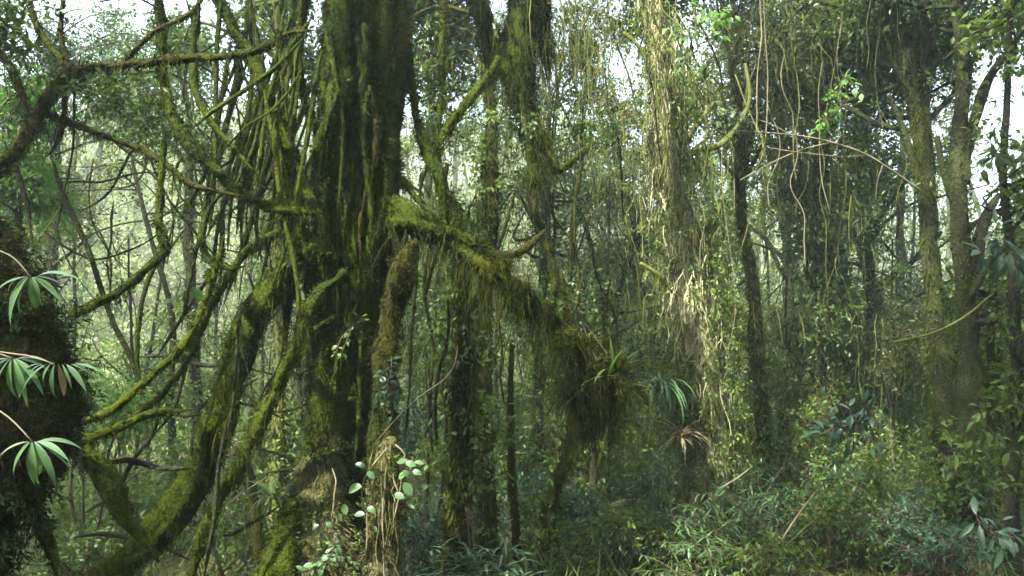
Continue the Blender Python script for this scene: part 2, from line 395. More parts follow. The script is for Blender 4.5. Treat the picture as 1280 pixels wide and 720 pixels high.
# ------------------------------------------------------------------ unseen canopy added to shade the near trees, with sun holes
LIT = [(P(430, 470, 3.7), .17), (P(410, 560, 3.7), .2), (P(445, 330, 3.6), .12), (P(420, 120, 3.6), .10), (P(250, 580, 3.4), .12), (P(835, 40, 6.2), 1.0), (P(832, 130, 6.2), 1.0), (P(850, 230, 6.2), .9), (P(860, 320, 6.2), .9), (P(872, 410, 6.2), .7), (P(880, 500, 6.2), .3), (P(880, 620, 6.0), .35), 
       (P(480, 640, 3.6), .4), (P(400, 660, 3.6), .42), (P(480, 720, 3.6), .4), (P(495, 590, 3.6), .22), (P(50, 350, 1.6), .16), (P(60, 470, 1.6), .14), (P(60, 570, 1.6), .14),
       (P(600, 690, 4.6), .3), (P(720, 640, 8), .4), (P(790, 540, 9), .7), (P(650, 60, 4.4), .16), (P(500, 320, 3.7), .1), (P(470, 500, 3.7), .14), (P(1050, 190, 6), .3), 
       (P(880, 60, 5.5), .4), (P(940, 200, 6), .3), (P(1190, 200, 7), .3), (P(740, 440, 4.2), .16), (P(90, 230, 5), .3), (P(1100, 80, 8), .6)]
def unlit(C, keep_frac=0.0, rad=0.0):  # clears foliage along the sun's path to each chosen sun patch
    ok = np.ones(len(C), bool)
    for c, r in LIT:
        v = C - c; t = v @ SUN; d = np.linalg.norm(v - t[:, None] * SUN, axis=1)
        ok &= ~((t > 0.3) & (d < r + rad))
    return ok
mb = MB(); N = 2700
C = np.stack([rng.uniform(-13, 13, N), rng.uniform(-12, 3.2, N), rng.uniform(7.5, 11.5, N)], -1)
C = C[unlit(C, rad=0.3)]
clumps(mb, 'dark', C, 0.65, 6, 9, 0.17, 0.6, 0.2, 'twig', (0.2, 0.8), 0.005)
# unseen foliage wall added behind and beside the viewpoint to block light
N = 3700; a = rng.uniform(R(-200), R(20), N); rr = rng.uniform(6, 11, N)
C = np.stack([np.cos(a) * rr * 1.25, np.sin(a) * rr + 1, rng.uniform(0.2, 10, N)], -1); C = C[unlit(C, rad=0.2)]
clumps(mb, 'dark', C, 0.6, 6, 8, 0.17, 0.6, 0.2, 'twig', (0.2, 0.8), 0.005)
o = mb.build('shade_canopy'); tag(o, 'unseen leaf mass added overhead and behind to shade the near forest', 'canopy', kind='stuff')
# thicket between the near trees and the far slope
mb = MB(); N = 2600
xs = rng.uniform(-16, 16, N); ys = rng.uniform(11, 19, N); top = 1.9 + 0.9 * np.sin(xs * 0.9 + ys) + 0.6 * np.sin(xs * 2.1 + 2)
C = np.stack([xs, ys, gz(xs, ys) + rng.random(N) * np.maximum(top, .5)], -1); C = C[keep(C)]
clumps(mb, 'mid', C, 0.5, 6, 9, 0.09, 0.5, 0.3, 'twig', (0.1, 0.9), 0.003)
o = mb.build('thicket'); tag(o, 'dense green thicket closing the ground between the near trees and the far wood', 'thicket', kind='stuff')

# ------------------------------------------------------------------ background trees
def bgtree(name, label, d, path, crowns, lm='dark', trunk='bark', size=0.06, hang=0, hm='moss_grey', group='trees standing in the mid-distance', fur=0, seg=10, extra=(), cat='tree', limb=True, tint=(0.15, 0.85), twigs=6, leaves=9, rad=0.36, ivy_=16, ivm='mid'):
    pts = px(path, d)
    base = pts[-1][:3].copy(); g = float(gz(base[0], base[1]))
    if base[2] > g:  # carry the trunk down to the ground
        pts = np.vstack([pts, [[base[0], base[1], g - 0.15, pts[-1][3] * 1.25]]])
    base = A(pts[-1][0], pts[-1][1], g)
    pts[:, 3] *= 0.74
    root = thing(name, label, cat, base, group)
    mb = MB(); t = Tube(pts, seg, 0.08, 0.01).mesh(mb, trunk)
    if fur: t.fur(mb, hm, fur * 2, 0.06, 0.010, 0.9, cap=16000)
    for e in extra:
        te = Tube(px(e, d), 8, 0.08, 0.01).mesh(mb, trunk)
        if fur: te.fur(mb, hm, fur, 0.04, 0.006, 0.9, cap=3000)
    cr = MB(); any_ = False
    for (cx, cyy, dd, r, nc) in crowns:
        c = P(cx, cyy, dd); nc = int(nc * 2.6); C, B = lumpy(nc, c, r, nb=max(6, nc // 16)); C = C[keep(C)]
        C = C[C[:, 2] > 0.3]
        if len(C) == 0: continue
        any_ = True
        clumps(cr, lm, C, rad, twigs, leaves, size, 0.48, 0.3, 'twig', tint)
        if limb:
            for b in B:
                i = int(np.argmin(np.linalg.norm(t.c - (b - A(0, 0, 0.5 * abs(r[2]))), axis=1))); s0 = t.c[i]
                mid = (s0 + b) / 2 + rng.normal(size=3) * 0.2 + A(0, 0, 0.15)
                rr = min(t.r[i] * 0.45, 0.035)
                tb = Tube([[*s0, rr], [*mid, rr * .7], [*b, rr * .35]], 5, 0.05, 0.03, step=0.12).mesh(mb, trunk)
            # small connecting twigs
            k = rng.integers(0, len(B), len(C)); near = np.argmin(((C[:, None] - B[None]) ** 2).sum(-1), 1)
            thin_tubes(cr, 'twig', B[near], C, 0.008, 0.003, 0.12)
        if hang:
            k = rng.integers(0, len(C), hang * 2 * len(C) // 10)
            strands(cr, hm, C[k] + rng.normal(size=(len(k), 3)) * 0.25, 0.7, 0.009, 3)
    if ivy_:
        q, nn = t.sample(int(ivy_ * t.L[-1]), 0.0, 1.0); q = q + nn * rng.uniform(0.02, 0.14, (len(q), 1)); kk = np.sin(q[:, 2] * 3.1 + base[0] * 7) > -0.35; q = q[kk]
        if len(q):
            iv = MB(); clumps(iv, ivm, q, 0.13, 4, 6, 0.05, 0.55, 0.5, 'twig', (0.1, 0.9), 0.0015); iv.build('climbing_leaves', root)
    mb.build('trunk', root)
    if any_: cr.build('crown', root)
    return root

RT = 'trees standing in the mid-distance'
# (name,label,depth,path,crowns,...)
bgtree('forest_tree', 'brown-barked tree right of the slim forked trunk, running full height with a mossy lower half', 6.5,
       [(1105, -120, 7), (1112, -20, 9), (1130, 60, 12), (1145, 130, 12), (1155, 200, 14), (1160, 300, 13), (1170, 400, 14), (1178, 500, 18), (1185, 600, 20), (1195, 740, 24)],
       [(1080, 60, 7.5, (1.5, 1.2, 1.2), 110), (1090, -160, 7, (2.2, 1.6, 1.0), 80)], 'dark', 'bark', fur=900, hm='moss', hang=6, ivy_=5,
       extra=[[(1156, -40, 7), (1153, 60, 8), (1156, 140, 8), (1158, 210, 9), (1162, 300, 10)], [(1110, 120, 3), (1128, 160, 4), (1140, 200, 5), (1152, 240, 6)]])
bgtree('forest_tree', 'dark smooth straight trunk beside the open sky gap at the right edge', 6.0,
       [(1190, -120, 8), (1195, -20, 9), (1203, 100, 11), (1200, 220, 14), (1205, 350, 14), (1212, 480, 17), (1220, 720, 21)],
       [(1210, -40, 6.5, (1.2, 1.2, 0.8), 70), (1290, 330, 6, (0.6, 0.8, 0.8), 26)], 'dark', 'bark', fur=500, hm='moss', hang=4, ivy_=4,
       extra=[[(1290, 30, 3), (1260, 65, 4), (1228, 110, 6), (1210, 175, 8), (1203, 230, 8)], [(1170, 170, 3), (1180, 220, 4), (1192, 255, 6), (1202, 300, 7)], [(1250, 240, 3), (1232, 270, 7), (1220, 320, 8), (1210, 380, 7)]])
bgtree('forest_tree', 'slender dark trunk nearest the right edge with broad leaves hanging against the sky', 5.2,
       [(1275, -60, 4), (1262, 60, 5), (1255, 200, 6), (1262, 300, 7), (1268, 400, 9), (1270, 520, 11), (1265, 740, 14)],
       [(1295, 190, 5.2, (0.25, 0.5, 0.5), 9), (1290, 0, 5.4, (0.7, 0.6, 0.4), 22), (1330, 420, 5.2, (.5, .5, .8), 26)], 'mid', 'bark', size=0.085, fur=500, hm='moss', rad=0.2, twigs=5, leaves=5)
bgtree('forest_tree', 'dark ivy-clad trunk wrapped in hanging foliage right of the vine-draped column', 8.0,
       [(1020, -80, 10), (1030, 60, 11), (1028, 200, 13), (1030, 330, 13), (1026, 480, 14), (1022, 720, 18)],
       [(1040, 60, 8.5, (1.5, 1.2, 1.3), 130), (1040, 300, 8, (0.7, 0.6, 1.4), 60), (1000, -120, 8, (2, 1.5, 1), 60)], 'dark', 'bark', hang=14, fur=900)
bgtree('forest_tree', 'thin dark trunk with drooping olive foliage between the two mid-right trunks', 9.0,
       [(1090, 0, 6), (1080, 150, 8), (1084, 300, 9), (1090, 450, 10), (1095, 720, 13)],
       [(1110, 260, 9.5, (1.6, 1.2, 1.6), 90), (1100, 60, 10, (1.8, 1.2, 1.4), 110)], 'grey', 'bark', hang=8, fur=700)
bgtree('forest_tree', 'tall tree with reddish-brown trunk just right of the pale vine-draped column', 7.5,
       [(905, 0, 5), (920, 120, 7), (926, 250, 9), (940, 340, 10), (945, 430, 12), (952, 560, 14), (960, 740, 17)],
       [(960, 90, 8, (1.3, 1.0, 1.3), 120), (950, -130, 8, (1.8, 1.2, 1), 60)], 'grey', 'moss_brown', hang=16, fur=1000, hm='moss_grey')
bgtree('forest_tree', 'pale leafy tree behind the vine-draped column with fine grey-green crown', 10.5,
       [(985, 40, 6), (975, 200, 8), (985, 350, 9), (980, 520, 10), (985, 720, 12)],
       [(970, 220, 11, (1.8, 1.4, 1.6), 120), (1000, 430, 11, (1.6, 1.2, 1.2), 70)], 'mid', 'bark', hang=6)
bgtree('forest_tree', 'slim upright tree whose fine dark leaves screen the white sky at centre', 8.5,
       [(690, 120, 4), (684, 220, 6), (680, 320, 8), (674, 430, 9), (670, 560, 11), (668, 720, 13)],
       [(700, 230, 9, (1.2, 1.0, 0.9), 100), (690, 90, 9, (1.0, 1.0, 0.9), 60)], 'dark', 'bark', size=0.05, fur=600, hang=5)
bgtree('forest_tree', 'leaning slim tree with thin forked boughs left of the vine-draped column', 9.5,
       [(800, 290, 3), (780, 340, 4), (768, 400, 6), (764, 500, 7), (760, 720, 9)],
       [(780, 300, 10, (1.5, 1.2, 1.2), 100), (800, 220, 10, (1.2, 1.0, 0.8), 50)], 'grey', 'bark', size=0.05, hang=5,
       extra=[[(720, 240, 2), (735, 300, 3), (752, 370, 4), (764, 440, 5)]])
bgtree('forest_tree', 'mossy upright trunk standing directly behind the bending mossy bough', 5.6,
       [(600, -40, 8), (612, 80, 9), (616, 200, 10), (612, 300, 11), (606, 400, 12), (606, 520, 14), (608, 740, 18)],
       [(560, 60, 6.8, (0.9, 0.8, 0.8), 70), (590, -130, 6.5, (1.8, 1.2, 0.9), 60)], 'dark', 'moss_brown', fur=1500, hm='moss', hang=7)
bgtree('forest_tree', 'furry brown-green trunk under the bough where the two mossy stems meet', 4.9,
       [(557, 240, 6), (572, 275, 8), (570, 340, 9), (574, 395, 12), (580, 450, 17), (575, 540, 18), (572, 640, 20), (568, 760, 24)],
       [], 'dark', 'moss_brown', fur=3500, hm='moss', extra=[[(612, 330, 3), (604, 360, 5), (592, 380, 6), (576, 392, 8)], [(560, 205, 3), (556, 225, 4), (560, 245, 5)]])
bgtree('forest_tree', 'dark mossy stem in shade beneath the clump at the end of the bough', 5.8,
       [(700, 340, 3), (712, 420, 5), (722, 480, 8), (715, 560, 9), (690, 630, 11), (680, 740, 14)],
       [(700, 430, 6.5, (0.5, 0.5, 0.6), 20)], 'dark', 'moss_brown', fur=2200, hm='moss', extra=[[(790, 470, 3), (760, 490, 4), (735, 515, 7), (715, 550, 8)], [(640, 430, 3), (640, 560, 5), (645, 700, 6)]])
bgtree('forest_tree', 'thin grey trunk between the bough clump and the vine-draped column', 8.0,
       [(740, 400, 3), (745, 480, 5), (742, 600, 6), (744, 740, 8)], [(720, 560, 8.6, (1.0, .8, .6), 40)], 'mid', 'bark', hang=4)
bgtree('forest_tree', 'dark little tree behind the tangle in front of the bright clearing', 8.0,
       [(235, 140, 5), (236, 230, 8), (238, 330, 9), (242, 430, 9), (246, 560, 10), (250, 740, 13)],
       [(230, 120, 8.5, (1.3, 1.1, 0.8), 70)], 'dark', 'bark', hang=6, fur=600)
bgtree('forest_tree', 'slim tree with feathery crown against the white sky at the upper left', 9.0,
       [(60, 60, 4), (70, 180, 6), (66, 320, 8), (60, 480, 9), (58, 740, 11)],
       [(60, 90, 9, (1.3, 1.1, 1.0), 90), (160, 60, 9.5, (1.5, 1.1, .8), 60), (40, 260, 9, (0.9, 0.9, 0.9), 50)], 'dark', 'bark', size=0.05, hang=3)
bgtree('forest_tree', 'bright-leaved young tree at the left edge above the mossy stump', 5.5,
       [(10, 150, 3), (20, 220, 4), (24, 300, 5), (18, 450, 7), (10, 740, 10)],
       [(40, 225, 5.6, (0.55, 0.5, 0.32), 34), (20, 120, 5.6, (0.4, 0.4, 0.25), 14)], 'bright', 'bark', size=0.07, rad=0.2, twigs=4, leaves=6)
bgtree('forest_tree', 'grey-barked trunk in the gap just left of the great mossy trunk', 6.2,
       [(345, -40, 8), (352, 80, 9), (350, 200, 10), (346, 300, 10), (350, 420, 10), (346, 560, 12), (342, 740, 14)],
       [(330, 60, 7, (0.9, 0.8, 0.8), 46), (300, -130, 7, (2, 1.4, 1), 50)], 'dark', 'moss_grey', hang=10, fur=1200)
bgtree('forest_tree', 'thin upright tree with sparse leaves crossing the bright clearing', 7.2,
       [(165, 200, 3), (190, 300, 4), (215, 400, 5), (215, 520, 6), (210, 740, 8)],
       [(120, 260, 8.2, (1.0, 0.8, 0.6), 26), (330, 200, 8, (0.8, 0.7, 0.8), 30)], 'grey', 'bark', size=0.05, hang=3)
bgtree('forest_tree', 'far leafy tree standing between the great trunk and the clump-ended bough', 11.0,
       [(540, 100, 5), (536, 260, 7), (540, 400, 8), (545, 720, 10)],
       [(540, 130, 11, (1.2, 1.2, 1.3), 90), (560, 330, 11, (1.4, 1.2, 1.2), 70)], 'mid', 'bark', hang=4)
bgtree('forest_tree', 'far dark-crowned tree behind the vine-draped column', 12.5,
       [(860, 60, 6), (850, 260, 8), (856, 480, 9), (858, 720, 10)],
       [(850, 330, 12.5, (2.0, 1.4, 1.6), 110), (890, 120, 12.5, (1.6, 1.4, 1.4), 90)], 'dark', 'bark', hang=4)
bgtree('forest_tree', 'far dark tree low between the two right-hand trunks and the ivy-clad one', 11.5,
       [(1130, 160, 5), (1125, 320, 7), (1130, 500, 9), (1128, 720, 10)],
       [(1120, 420, 12, (1.8, 1.4, 1.5), 110), (1230, 440, 11, (1.5, 1.3, 1.2), 80)], 'dark', 'bark', hang=5)
bgtree('forest_tree', 'mossy trunk filling the lower right corner behind the slender edge trunk', 7.0,
       [(1245, 300, 5), (1240, 420, 9), (1243, 540, 12), (1246, 740, 16)],
       [(1240, 420, 7.6, (0.6, 0.7, 0.8), 40)], 'mid', 'moss_brown', fur=1500, hm='moss', hang=6)

SG = 'slender leafy saplings crowding the middle distance'
for k, x in enumerate(list(np.linspace(500, 1270, 26)) + [120, 160, 205, 250, 300, 330, 370, 60]):
    x += rng.uniform(-14, 14); d = rng.uniform(6.6, 12.5) if x < 1110 else rng.uniform(7.8, 12.5); ty = rng.uniform(120, 330) if x < 1190 or x > 1275 else rng.uniform(340, 420); c = [(x + rng.normal() * 14, ty, 1.5), (x + rng.normal() * 8, (ty + 700) / 2, 3), (x, 700, 4)]
    h = (700 - ty) / 2 * d / FPX
    bgtree('sapling', 'slender leafy sapling among the crowded stems of the middle distance', d, c, [(c[0][0], ty + (600 - ty) * .42, d, (0.62, 0.6, h * 0.85), 34 if 500 < x else 18)],
           ('grey', 'dark', 'mid', 'dark')[k % 4], 'bark', size=(0.035, 0.05, 0.042, 0.06, 0.045)[k % 5], hang=5, group=SG, seg=6, rad=0.26, twigs=6, leaves=9, ivy_=8, cat='sapling')
# ------------------------------------------------------------------ vine-draped column tree
V = thing('vine_draped_tree', 'pale shaggy trunk draped in sunlit hanging rootlets and moss, right of centre', 'tree', A(*P(895, 760, 6.2)[:2], 0))
mb = MB()
vt = Tube(np.vstack([px([(812, -160, 10), (820, -20, 12), (826, 80, 15), (830, 160, 17), (838, 240, 17), (855, 300, 17), (868, 380, 18), (880, 460, 20), (888, 560, 20), (893, 720, 26)], 6.2), [[*P(895, 790, 6.2)[:2], -0.1, .24]]]), 14, 0.14, 0.01, ridge=0.15)
vt.mesh(mb, 'rootlet').fur(mb, 'moss_pale', 2600, 0.07, 0.008, 1.3, cap=22000); vt.fur(mb, 'moss', 1300, 0.06, 0.008, 1.0, cap=18000)  # trunk takes the lightened rootlet colour so it reads as sunlit
mb.build('trunk', V)
for k, e in enumerate([[(850, 20, 3), (835, 60, 5), (828, 110, 6)], [(900, 120, 2), (870, 160, 4), (842, 200, 6)], [(930, 80, 2), (935, 130, 3), (905, 178, 4), (868, 190, 4), (838, 215, 5)], [(780, 40, 2), (800, 60, 3), (822, 100, 5)],
          [(905, 250, 3), (885, 290, 5), (868, 340, 7)], [(800, 330, 2), (830, 350, 4), (862, 380, 6)]]):
    mb = MB(); t = Tube(px(e, 6.15), 7, 0.1, 0.006).mesh(mb, 'moss_grey'); t.fur(mb, 'moss_pale', 1800, 0.05, 0.006, 1.3, cap=1500); t.hang(mb, 'moss_grey', 60, 0.6, 0.006)
    mb.build('branch', V)
mb = MB(); C, B = lumpy(130, P(860, -15, 6.6), (1.0, 0.7, 0.40), 14); clumps(mb, 'dark', C[keep(C)], 0.25, 6, 8, 0.06, 0.45); 
C, B = lumpy(80, P(860, 490, 6.3), (0.35, 0.35, 0.6), 10); clumps(mb, 'mid', C, 0.16, 5, 7, 0.05, 0.5)
C, B = lumpy(50, P(880, 330, 6.6), (0.4, 0.3, 0.6), 10); clumps(mb, 'mid', C, 0.16, 5, 6, 0.045, 0.5)
q, nn = vt.sample(420, 0.15, 1.0); q = q + nn * rng.uniform(0.0, 0.22, (len(q), 1)); clumps(mb, 'mid', q, 0.12, 4, 7, 0.038, 0.5, .6, 'twig', (.3, 1), .0015)
q, nn = vt.sample(1500, 0.05, 0.85); q = q + nn * rng.uniform(0.0, 1, (len(q), 1)) ** 2 * .22; strands(mb, 'moss_pale', q, 0.35, 0.007, 4)
q, nn = vt.sample(900, 0.08, 0.75); q = q + nn * rng.uniform(.01, .09, (len(q), 1)); strands(mb, 'rootlet', q, 0.5, 0.011, 4, .10)
q = np.repeat(C, 12, 0) + rng.normal(size=(len(C) * 12, 3)) * .15; strands(mb, 'moss_grey', q, .45, .005, 4)
mb.build('crown', V)
# rootlets hanging down the column: one shared look, one object each
RG = 'pale rootlets hanging on the vine-draped tree'
for k in range(26):
    x0 = rng.normal(850, 30); y0 = rng.uniform(-20, 260); L = rng.uniform(90, 240); dd = rng.uniform(5.8, 6.3); c = []
    x = x0
    for s in range(6):
        c.append((x, y0 + L * s / 5, rng.uniform(0.5, 1.1) * (1 - 0.1 * s))); x += rng.normal(3, 9)
    mb = MB(); t = Tube(px(c, dd), 5, 0.15, 0.004, step=0.08).mesh(mb, 'twig_pale' if k % 3 == 0 else 'moss_grey', rng.random()); t.fur(mb, 'moss_grey', 4500, 0.05, 0.005, 1.3, cap=260)
    o = mb.build('hanging_rootlet', None, P(x0, y0, dd)); tag(o, 'thin pale rootlet dangling down the vine-draped column', 'rootlet', RG)

# ------------------------------------------------------------------ great mossy tree
MT = thing('great_mossy_tree', 'great dark moss-coated twin-stemmed tree left of centre with crooked mossy boughs', 'tree', A(*P(430, 740, 3.9)[:2], 0))
def rm(t): return float(t.r.mean())
def part(name, path, d, seg=14, lump=0.13, m='moss', fur=5200, L=0.045, W=0.004, hang=0, hl=0.5, wob=0.008, ridge=0, hm='moss', root=None, down=0.8, cap=40000, fm=None, tip=0):
    pts = path if isinstance(path, np.ndarray) else px(path, d)
    mb = MB(); t = Tube(pts, seg, lump, wob, ridge=ridge, tip=tip).mesh(mb, m)
    if fur:
        t.fur(mb, fm or m, fur * 1.5, L * 0.5, W * 1.1, 0.35, cap=int(cap * 1.6), clump=0.8)
        t.fur(mb, 'moss' if (fm or m) != 'moss' else 'moss_brown', fur * 0.15, L * 0.6, W, 0.5, cap=cap // 5, clump=1.0)
        area = float((2 * np.pi * t.r * np.gradient(t.L)).sum()); nc_ = int(min(520, area * 230)); q, nn = t.sample(nc_); kb = 46
        cr_ = np.repeat(rng.uniform(.008, .034, nc_) * min(1, 6 * rm(t) + .35), kb); tt = np.repeat(rng.random(nc_), kb); o3 = rdir(nc_ * kb) * cr_[:, None] * A(1, 1, 1.7)
        pp = np.repeat(q, kb, 0) + o3 * .8 + np.repeat(nn, kb, 0) * (cr_ * .25)[:, None]
        blades(mb, fm or m, pp, nrm(nrm(o3) * .6 + np.repeat(nn, kb, 0) + A(0, 0, -.35) + rdir(nc_ * kb) * .3), cr_ * rng.uniform(.5, 1.2, nc_ * kb), .0045, np.clip(tt + rng.normal(size=nc_ * kb) * .12, 0, 1))
        t.hang(mb, fm or m, int(.35 * min(900, fur * 0.05 * t.L[-1] * 6 * rm(t))), L * 4, .003)
    if hang: t.hang(mb, hm, hang, hl, 0.004, seg=4)
    mb.build(name, MT if root is None else root); return t
d0 = 3.9
part('trunk', np.vstack([px([(455, -420, 34), (452, -200, 38), (449, 0, 41), (442, 150, 43), (436, 300, 41), (424, 420, 37), (415, 520, 35), (410, 620, 35), (404, 730, 43), (398, 850, 58)], d0), [[*P(396, 900, d0)[:2], -0.15, .32]]]), d0, 28, 0.07, fur=7500, cap=60000, ridge=0.2, hang=40, hl=0.2)
part('trunk', np.vstack([px([(492, -400, 20), (486, -100, 24), (482, 60, 24), (478, 200, 24), (470, 330, 20), (464, 450, 16), (461, 560, 17), (460, 680, 19), (462, 820, 26)], 3.95), [[*P(462, 900, 3.95)[:2], -0.15, .14]]]), d0, 16, 0.12, m='moss', fur=6000, ridge=0.15, hang=40, hl=0.2)
# loose mossy plates on the left of the trunk
part('root', px([(430, -30, 14, 3.7), (418, 60, 13, 3.7), (424, 110, 16, 3.68), (412, 200, 12, 3.7), (404, 300, 14, 3.75), (398, 400, 12, 3.8), (396, 520, 13, 3.8), (388, 620, 14, 3.8), (376, 720, 18, 3.8), (366, 850, 22, 3.8)], d0), d0, 12, 0.2, fur=6000)
part('root', px([(522, 300, 4), (510, 320, 9), (499, 352, 13), (491, 385, 12), (486, 430, 15), (482, 490, 13), (480, 550, 15), (480, 600, 13)], 3.65), d0, 16, 0.22, m='moss_brown', fur=7000, L=0.05, hang=60, hl=0.2, fm='moss_brown')
_ra = part('root', np.vstack([px([(492, 548, 5), (488, 560, 11), (484, 585, 14), (481, 640, 16), (478, 700, 19), (480, 800, 24)], 3.6), [[*P(482, 900, 3.6)[:2], -0.15, .12]]]), d0, 14, 0.16, m='moss_pale', fur=7000, L=0.04, W=0.004, fm='moss_pale')
_rb = part('root', px([(412, 500, 8, 3.86), (406, 560, 16, 3.8), (398, 620, 25, 3.72), (398, 690, 32, 3.68), (400, 800, 44, 3.65)], d0), d0, 16, 0.16, m='moss_pale', fur=6000, L=0.045, fm='moss_pale')
part('root', px([(378, 610, 8, 3.7), (360, 660, 16, 3.6), (348, 720, 22, 3.55), (330, 820, 26, 3.5)], d0), d0, 14, 0.15, fur=6000)
mb = MB()
for tt_ in (_ra, _rb):
    tt_.fur(mb, 'moss', 6000, .04, .005, .7, 0, .3, 9000, .9); tt_.fur(mb, 'moss_pale', 7000, .045, .005, .7, .25, 1, 12000, .9); tt_.fur(mb, 'moss', 900, .035, .005, .7, .4, 1, 6000, 1.0); tt_.fur(mb, 'moss_brown', 900, .04, .005, .7, .1, 1, 5000, 1.0)
    q, nn = tt_.sample(60, .1, .95); clumps(mb, 'mid', q + nn * .02, .05, 4, 6, .018, .6, .4, 'twig', (.3, 1), .001)
mb.build('moss_tufts', MT)
for k in range(16):
    x = rng.choice([rng.uniform(466, 498), rng.uniform(378, 440)], p=[.65, .35]); y = rng.uniform(545, 640); L = rng.uniform(40, 160); c = []
    for q in range(5): c.append((x + rng.normal() * 1.5 * (q > 0), y + L * q / 4, rng.uniform(.5, 1.2) * (1 - .12 * q))); x += rng.normal() * 3.5
    mb = MB(); t = Tube(px(c, 3.48 if x > 455 else 3.56), 6, .15, .004, step=.03, tip=8, both=True).mesh(mb, 'twig_pale' if k % 3 == 0 else 'moss_pale', rng.random()); t.fur(mb, 'moss_pale', 5000, .02, .0025, .8, cap=300); mb.build('rootlet', MT)
# the bending bough to the right with its clump
part('branch', px([(478, 278, 22, 3.85), (515, 280, 14, 3.8), (548, 292, 13, 3.8), (575, 300, 11, 3.8), (606, 322, 13, 3.82), (632, 348, 10, 3.85), (662, 380, 12, 3.88), (690, 402, 10, 3.9), (716, 430, 12, 3.92), (740, 444, 10, 3.95), (768, 474, 8, 3.95)], d0), d0, 16, 0.32, fur=8000, L=0.06, hang=1000, hl=0.5, fm='moss', hm='moss_brown')
for k in range(15):
    x = rng.uniform(402, 490); y = rng.uniform(-60, 260); L = rng.uniform(200, 480); c = []; r0_ = rng.uniform(1.8, 5)
    off = rng.uniform(-6, 6)
    for q in range(7):
        yy = y + L * q / 6; ctr = np.interp(yy, [0, 150, 300, 420, 520, 620], [452, 446, 440, 426, 416, 412]); hw = np.interp(yy, [0, 300, 450, 600], [46, 46, 38, 35])
        f = (x - 446) / 46 + .18 * math.sin(q * 1.3 + k); f = max(-1.02, min(1.02, f)); c.append((ctr + f * hw, yy, r0_ * (1 - .07 * q), 3.9 - hw / FPX * 3.9 * math.sqrt(max(0, 1 - f * f)) * .95 - .005))
    part('root', px(c, 3.7), 3.7, 8, .22, m='moss' if k % 3 else 'moss_brown', fur=8000, L=.035, wob=.006, tip=9, cap=6000)
mb = MB()
for (x, y, r) in ((560, 286, 9), (598, 306, 8), (628, 330, 9), (655, 362, 8), (684, 388, 8), (712, 418, 9), (700, 425, 7), (645, 372, 7), (585, 325, 8), (530, 278, 8)):
    q = P(x, y, 3.82) + rng.normal(size=(420, 3)) * r * 3.8 / FPX * .5; blades(mb, 'moss' if r != 8 else 'moss_brown', q, nrm(rdir(420) + A(0, 0, -.3)), rng.uniform(.02, .07, 420), .005, rng.random(420)); strands(mb, 'moss', q[:60], .3, .004, 3, .1)
mb.build('moss_tufts', MT)
part('branch', px([(600, 318, 8), (640, 320, 5), (680, 290, 3)], 3.9), d0, 8, 0.2, m='moss_brown', fur=5000)
# boughs on the left
BR = [
 ([(400, 308, 11), (350, 350, 14), (318, 400, 18), (295, 460, 20), (262, 550, 21), (240, 610, 22), (190, 668, 20), (120, 722, 22), (40, 780, 24)], 3.6, 420),
 ([(430, 340, 8), (388, 380, 8), (366, 450, 9), (336, 520, 10), (300, 590, 9), (262, 650, 9), (230, 740, 8)], 3.5, 160),
 ([(250, -60, 9), (262, -10, 10), (287, 40, 10), (320, 90, 9), (345, 150, 10), (372, 212, 11), (410, 275, 13)], 3.6, 160),
 ([(188, -60, 6), (192, 0, 6), (197, 50, 7), (206, 110, 8), (222, 150, 8), (245, 185, 8), (277, 217, 8), (300, 240, 7), (350, 262, 8), (410, 270, 9)], 3.5, 120),
 ([(410, 200, 8), (380, 130, 7), (372, 70, 6), (380, 0, 6), (385, -60, 5)], 3.75, 160),
 ([(415, 330, 8), (372, 290, 7), (330, 300, 6), (290, 330, 6), (255, 400, 5), (225, 470, 5), (170, 520, 5), (105, 552, 5)], 3.7, 90),
 ([(425, 400, 5), (395, 420, 5), (352, 470, 4), (326, 508, 3)], 3.7, 20),
 ([(420, 120, 8), (400, 180, 7), (386, 240, 8), (372, 330, 7), (360, 420, 6)], 3.65, 120),
 ([(470, 180, 6), (512, 240, 5), (530, 262, 4), (575, 300, 4)], 3.9, 40),
 ([(495, -60, 7), (506, 0, 6), (512, 90, 6), (522, 160, 7), (545, 212, 9), (552, 250, 7), (560, 300, 8)], 4.0, 80),
 ([(557, -60, 5), (554, 20, 5), (549, 120, 4), (546, 200, 5), (548, 240, 5)], 4.05, 20),
 ([(628, 72, 5), (604, 110, 7), (580, 142, 7), (556, 180, 6), (547, 205, 6)], 4.05, 60),
]
for k, (pth, d, h) in enumerate(BR):
    pth = [(q[0], q[1], q[2] * (.82 if k == 0 else .8)) for q in pth]
    part('branch', pth, d, 12, 0.2, m='moss', fur=7000, L=0.045, hang=h * 2, hl=0.26, wob=0.014, tip=8)
mb = MB(); C, B = lumpy(420, A(-0.6, 4.2, 6.0), (2.6, 2.4, 1.6), 34); C = C[unlit(C, rad=0.2)]; C = C[proj(C)[1] < -10]
clumps(mb, 'dark', C, 0.35, 6, 9, 0.07, 0.5)
mb.build('crown', MT)
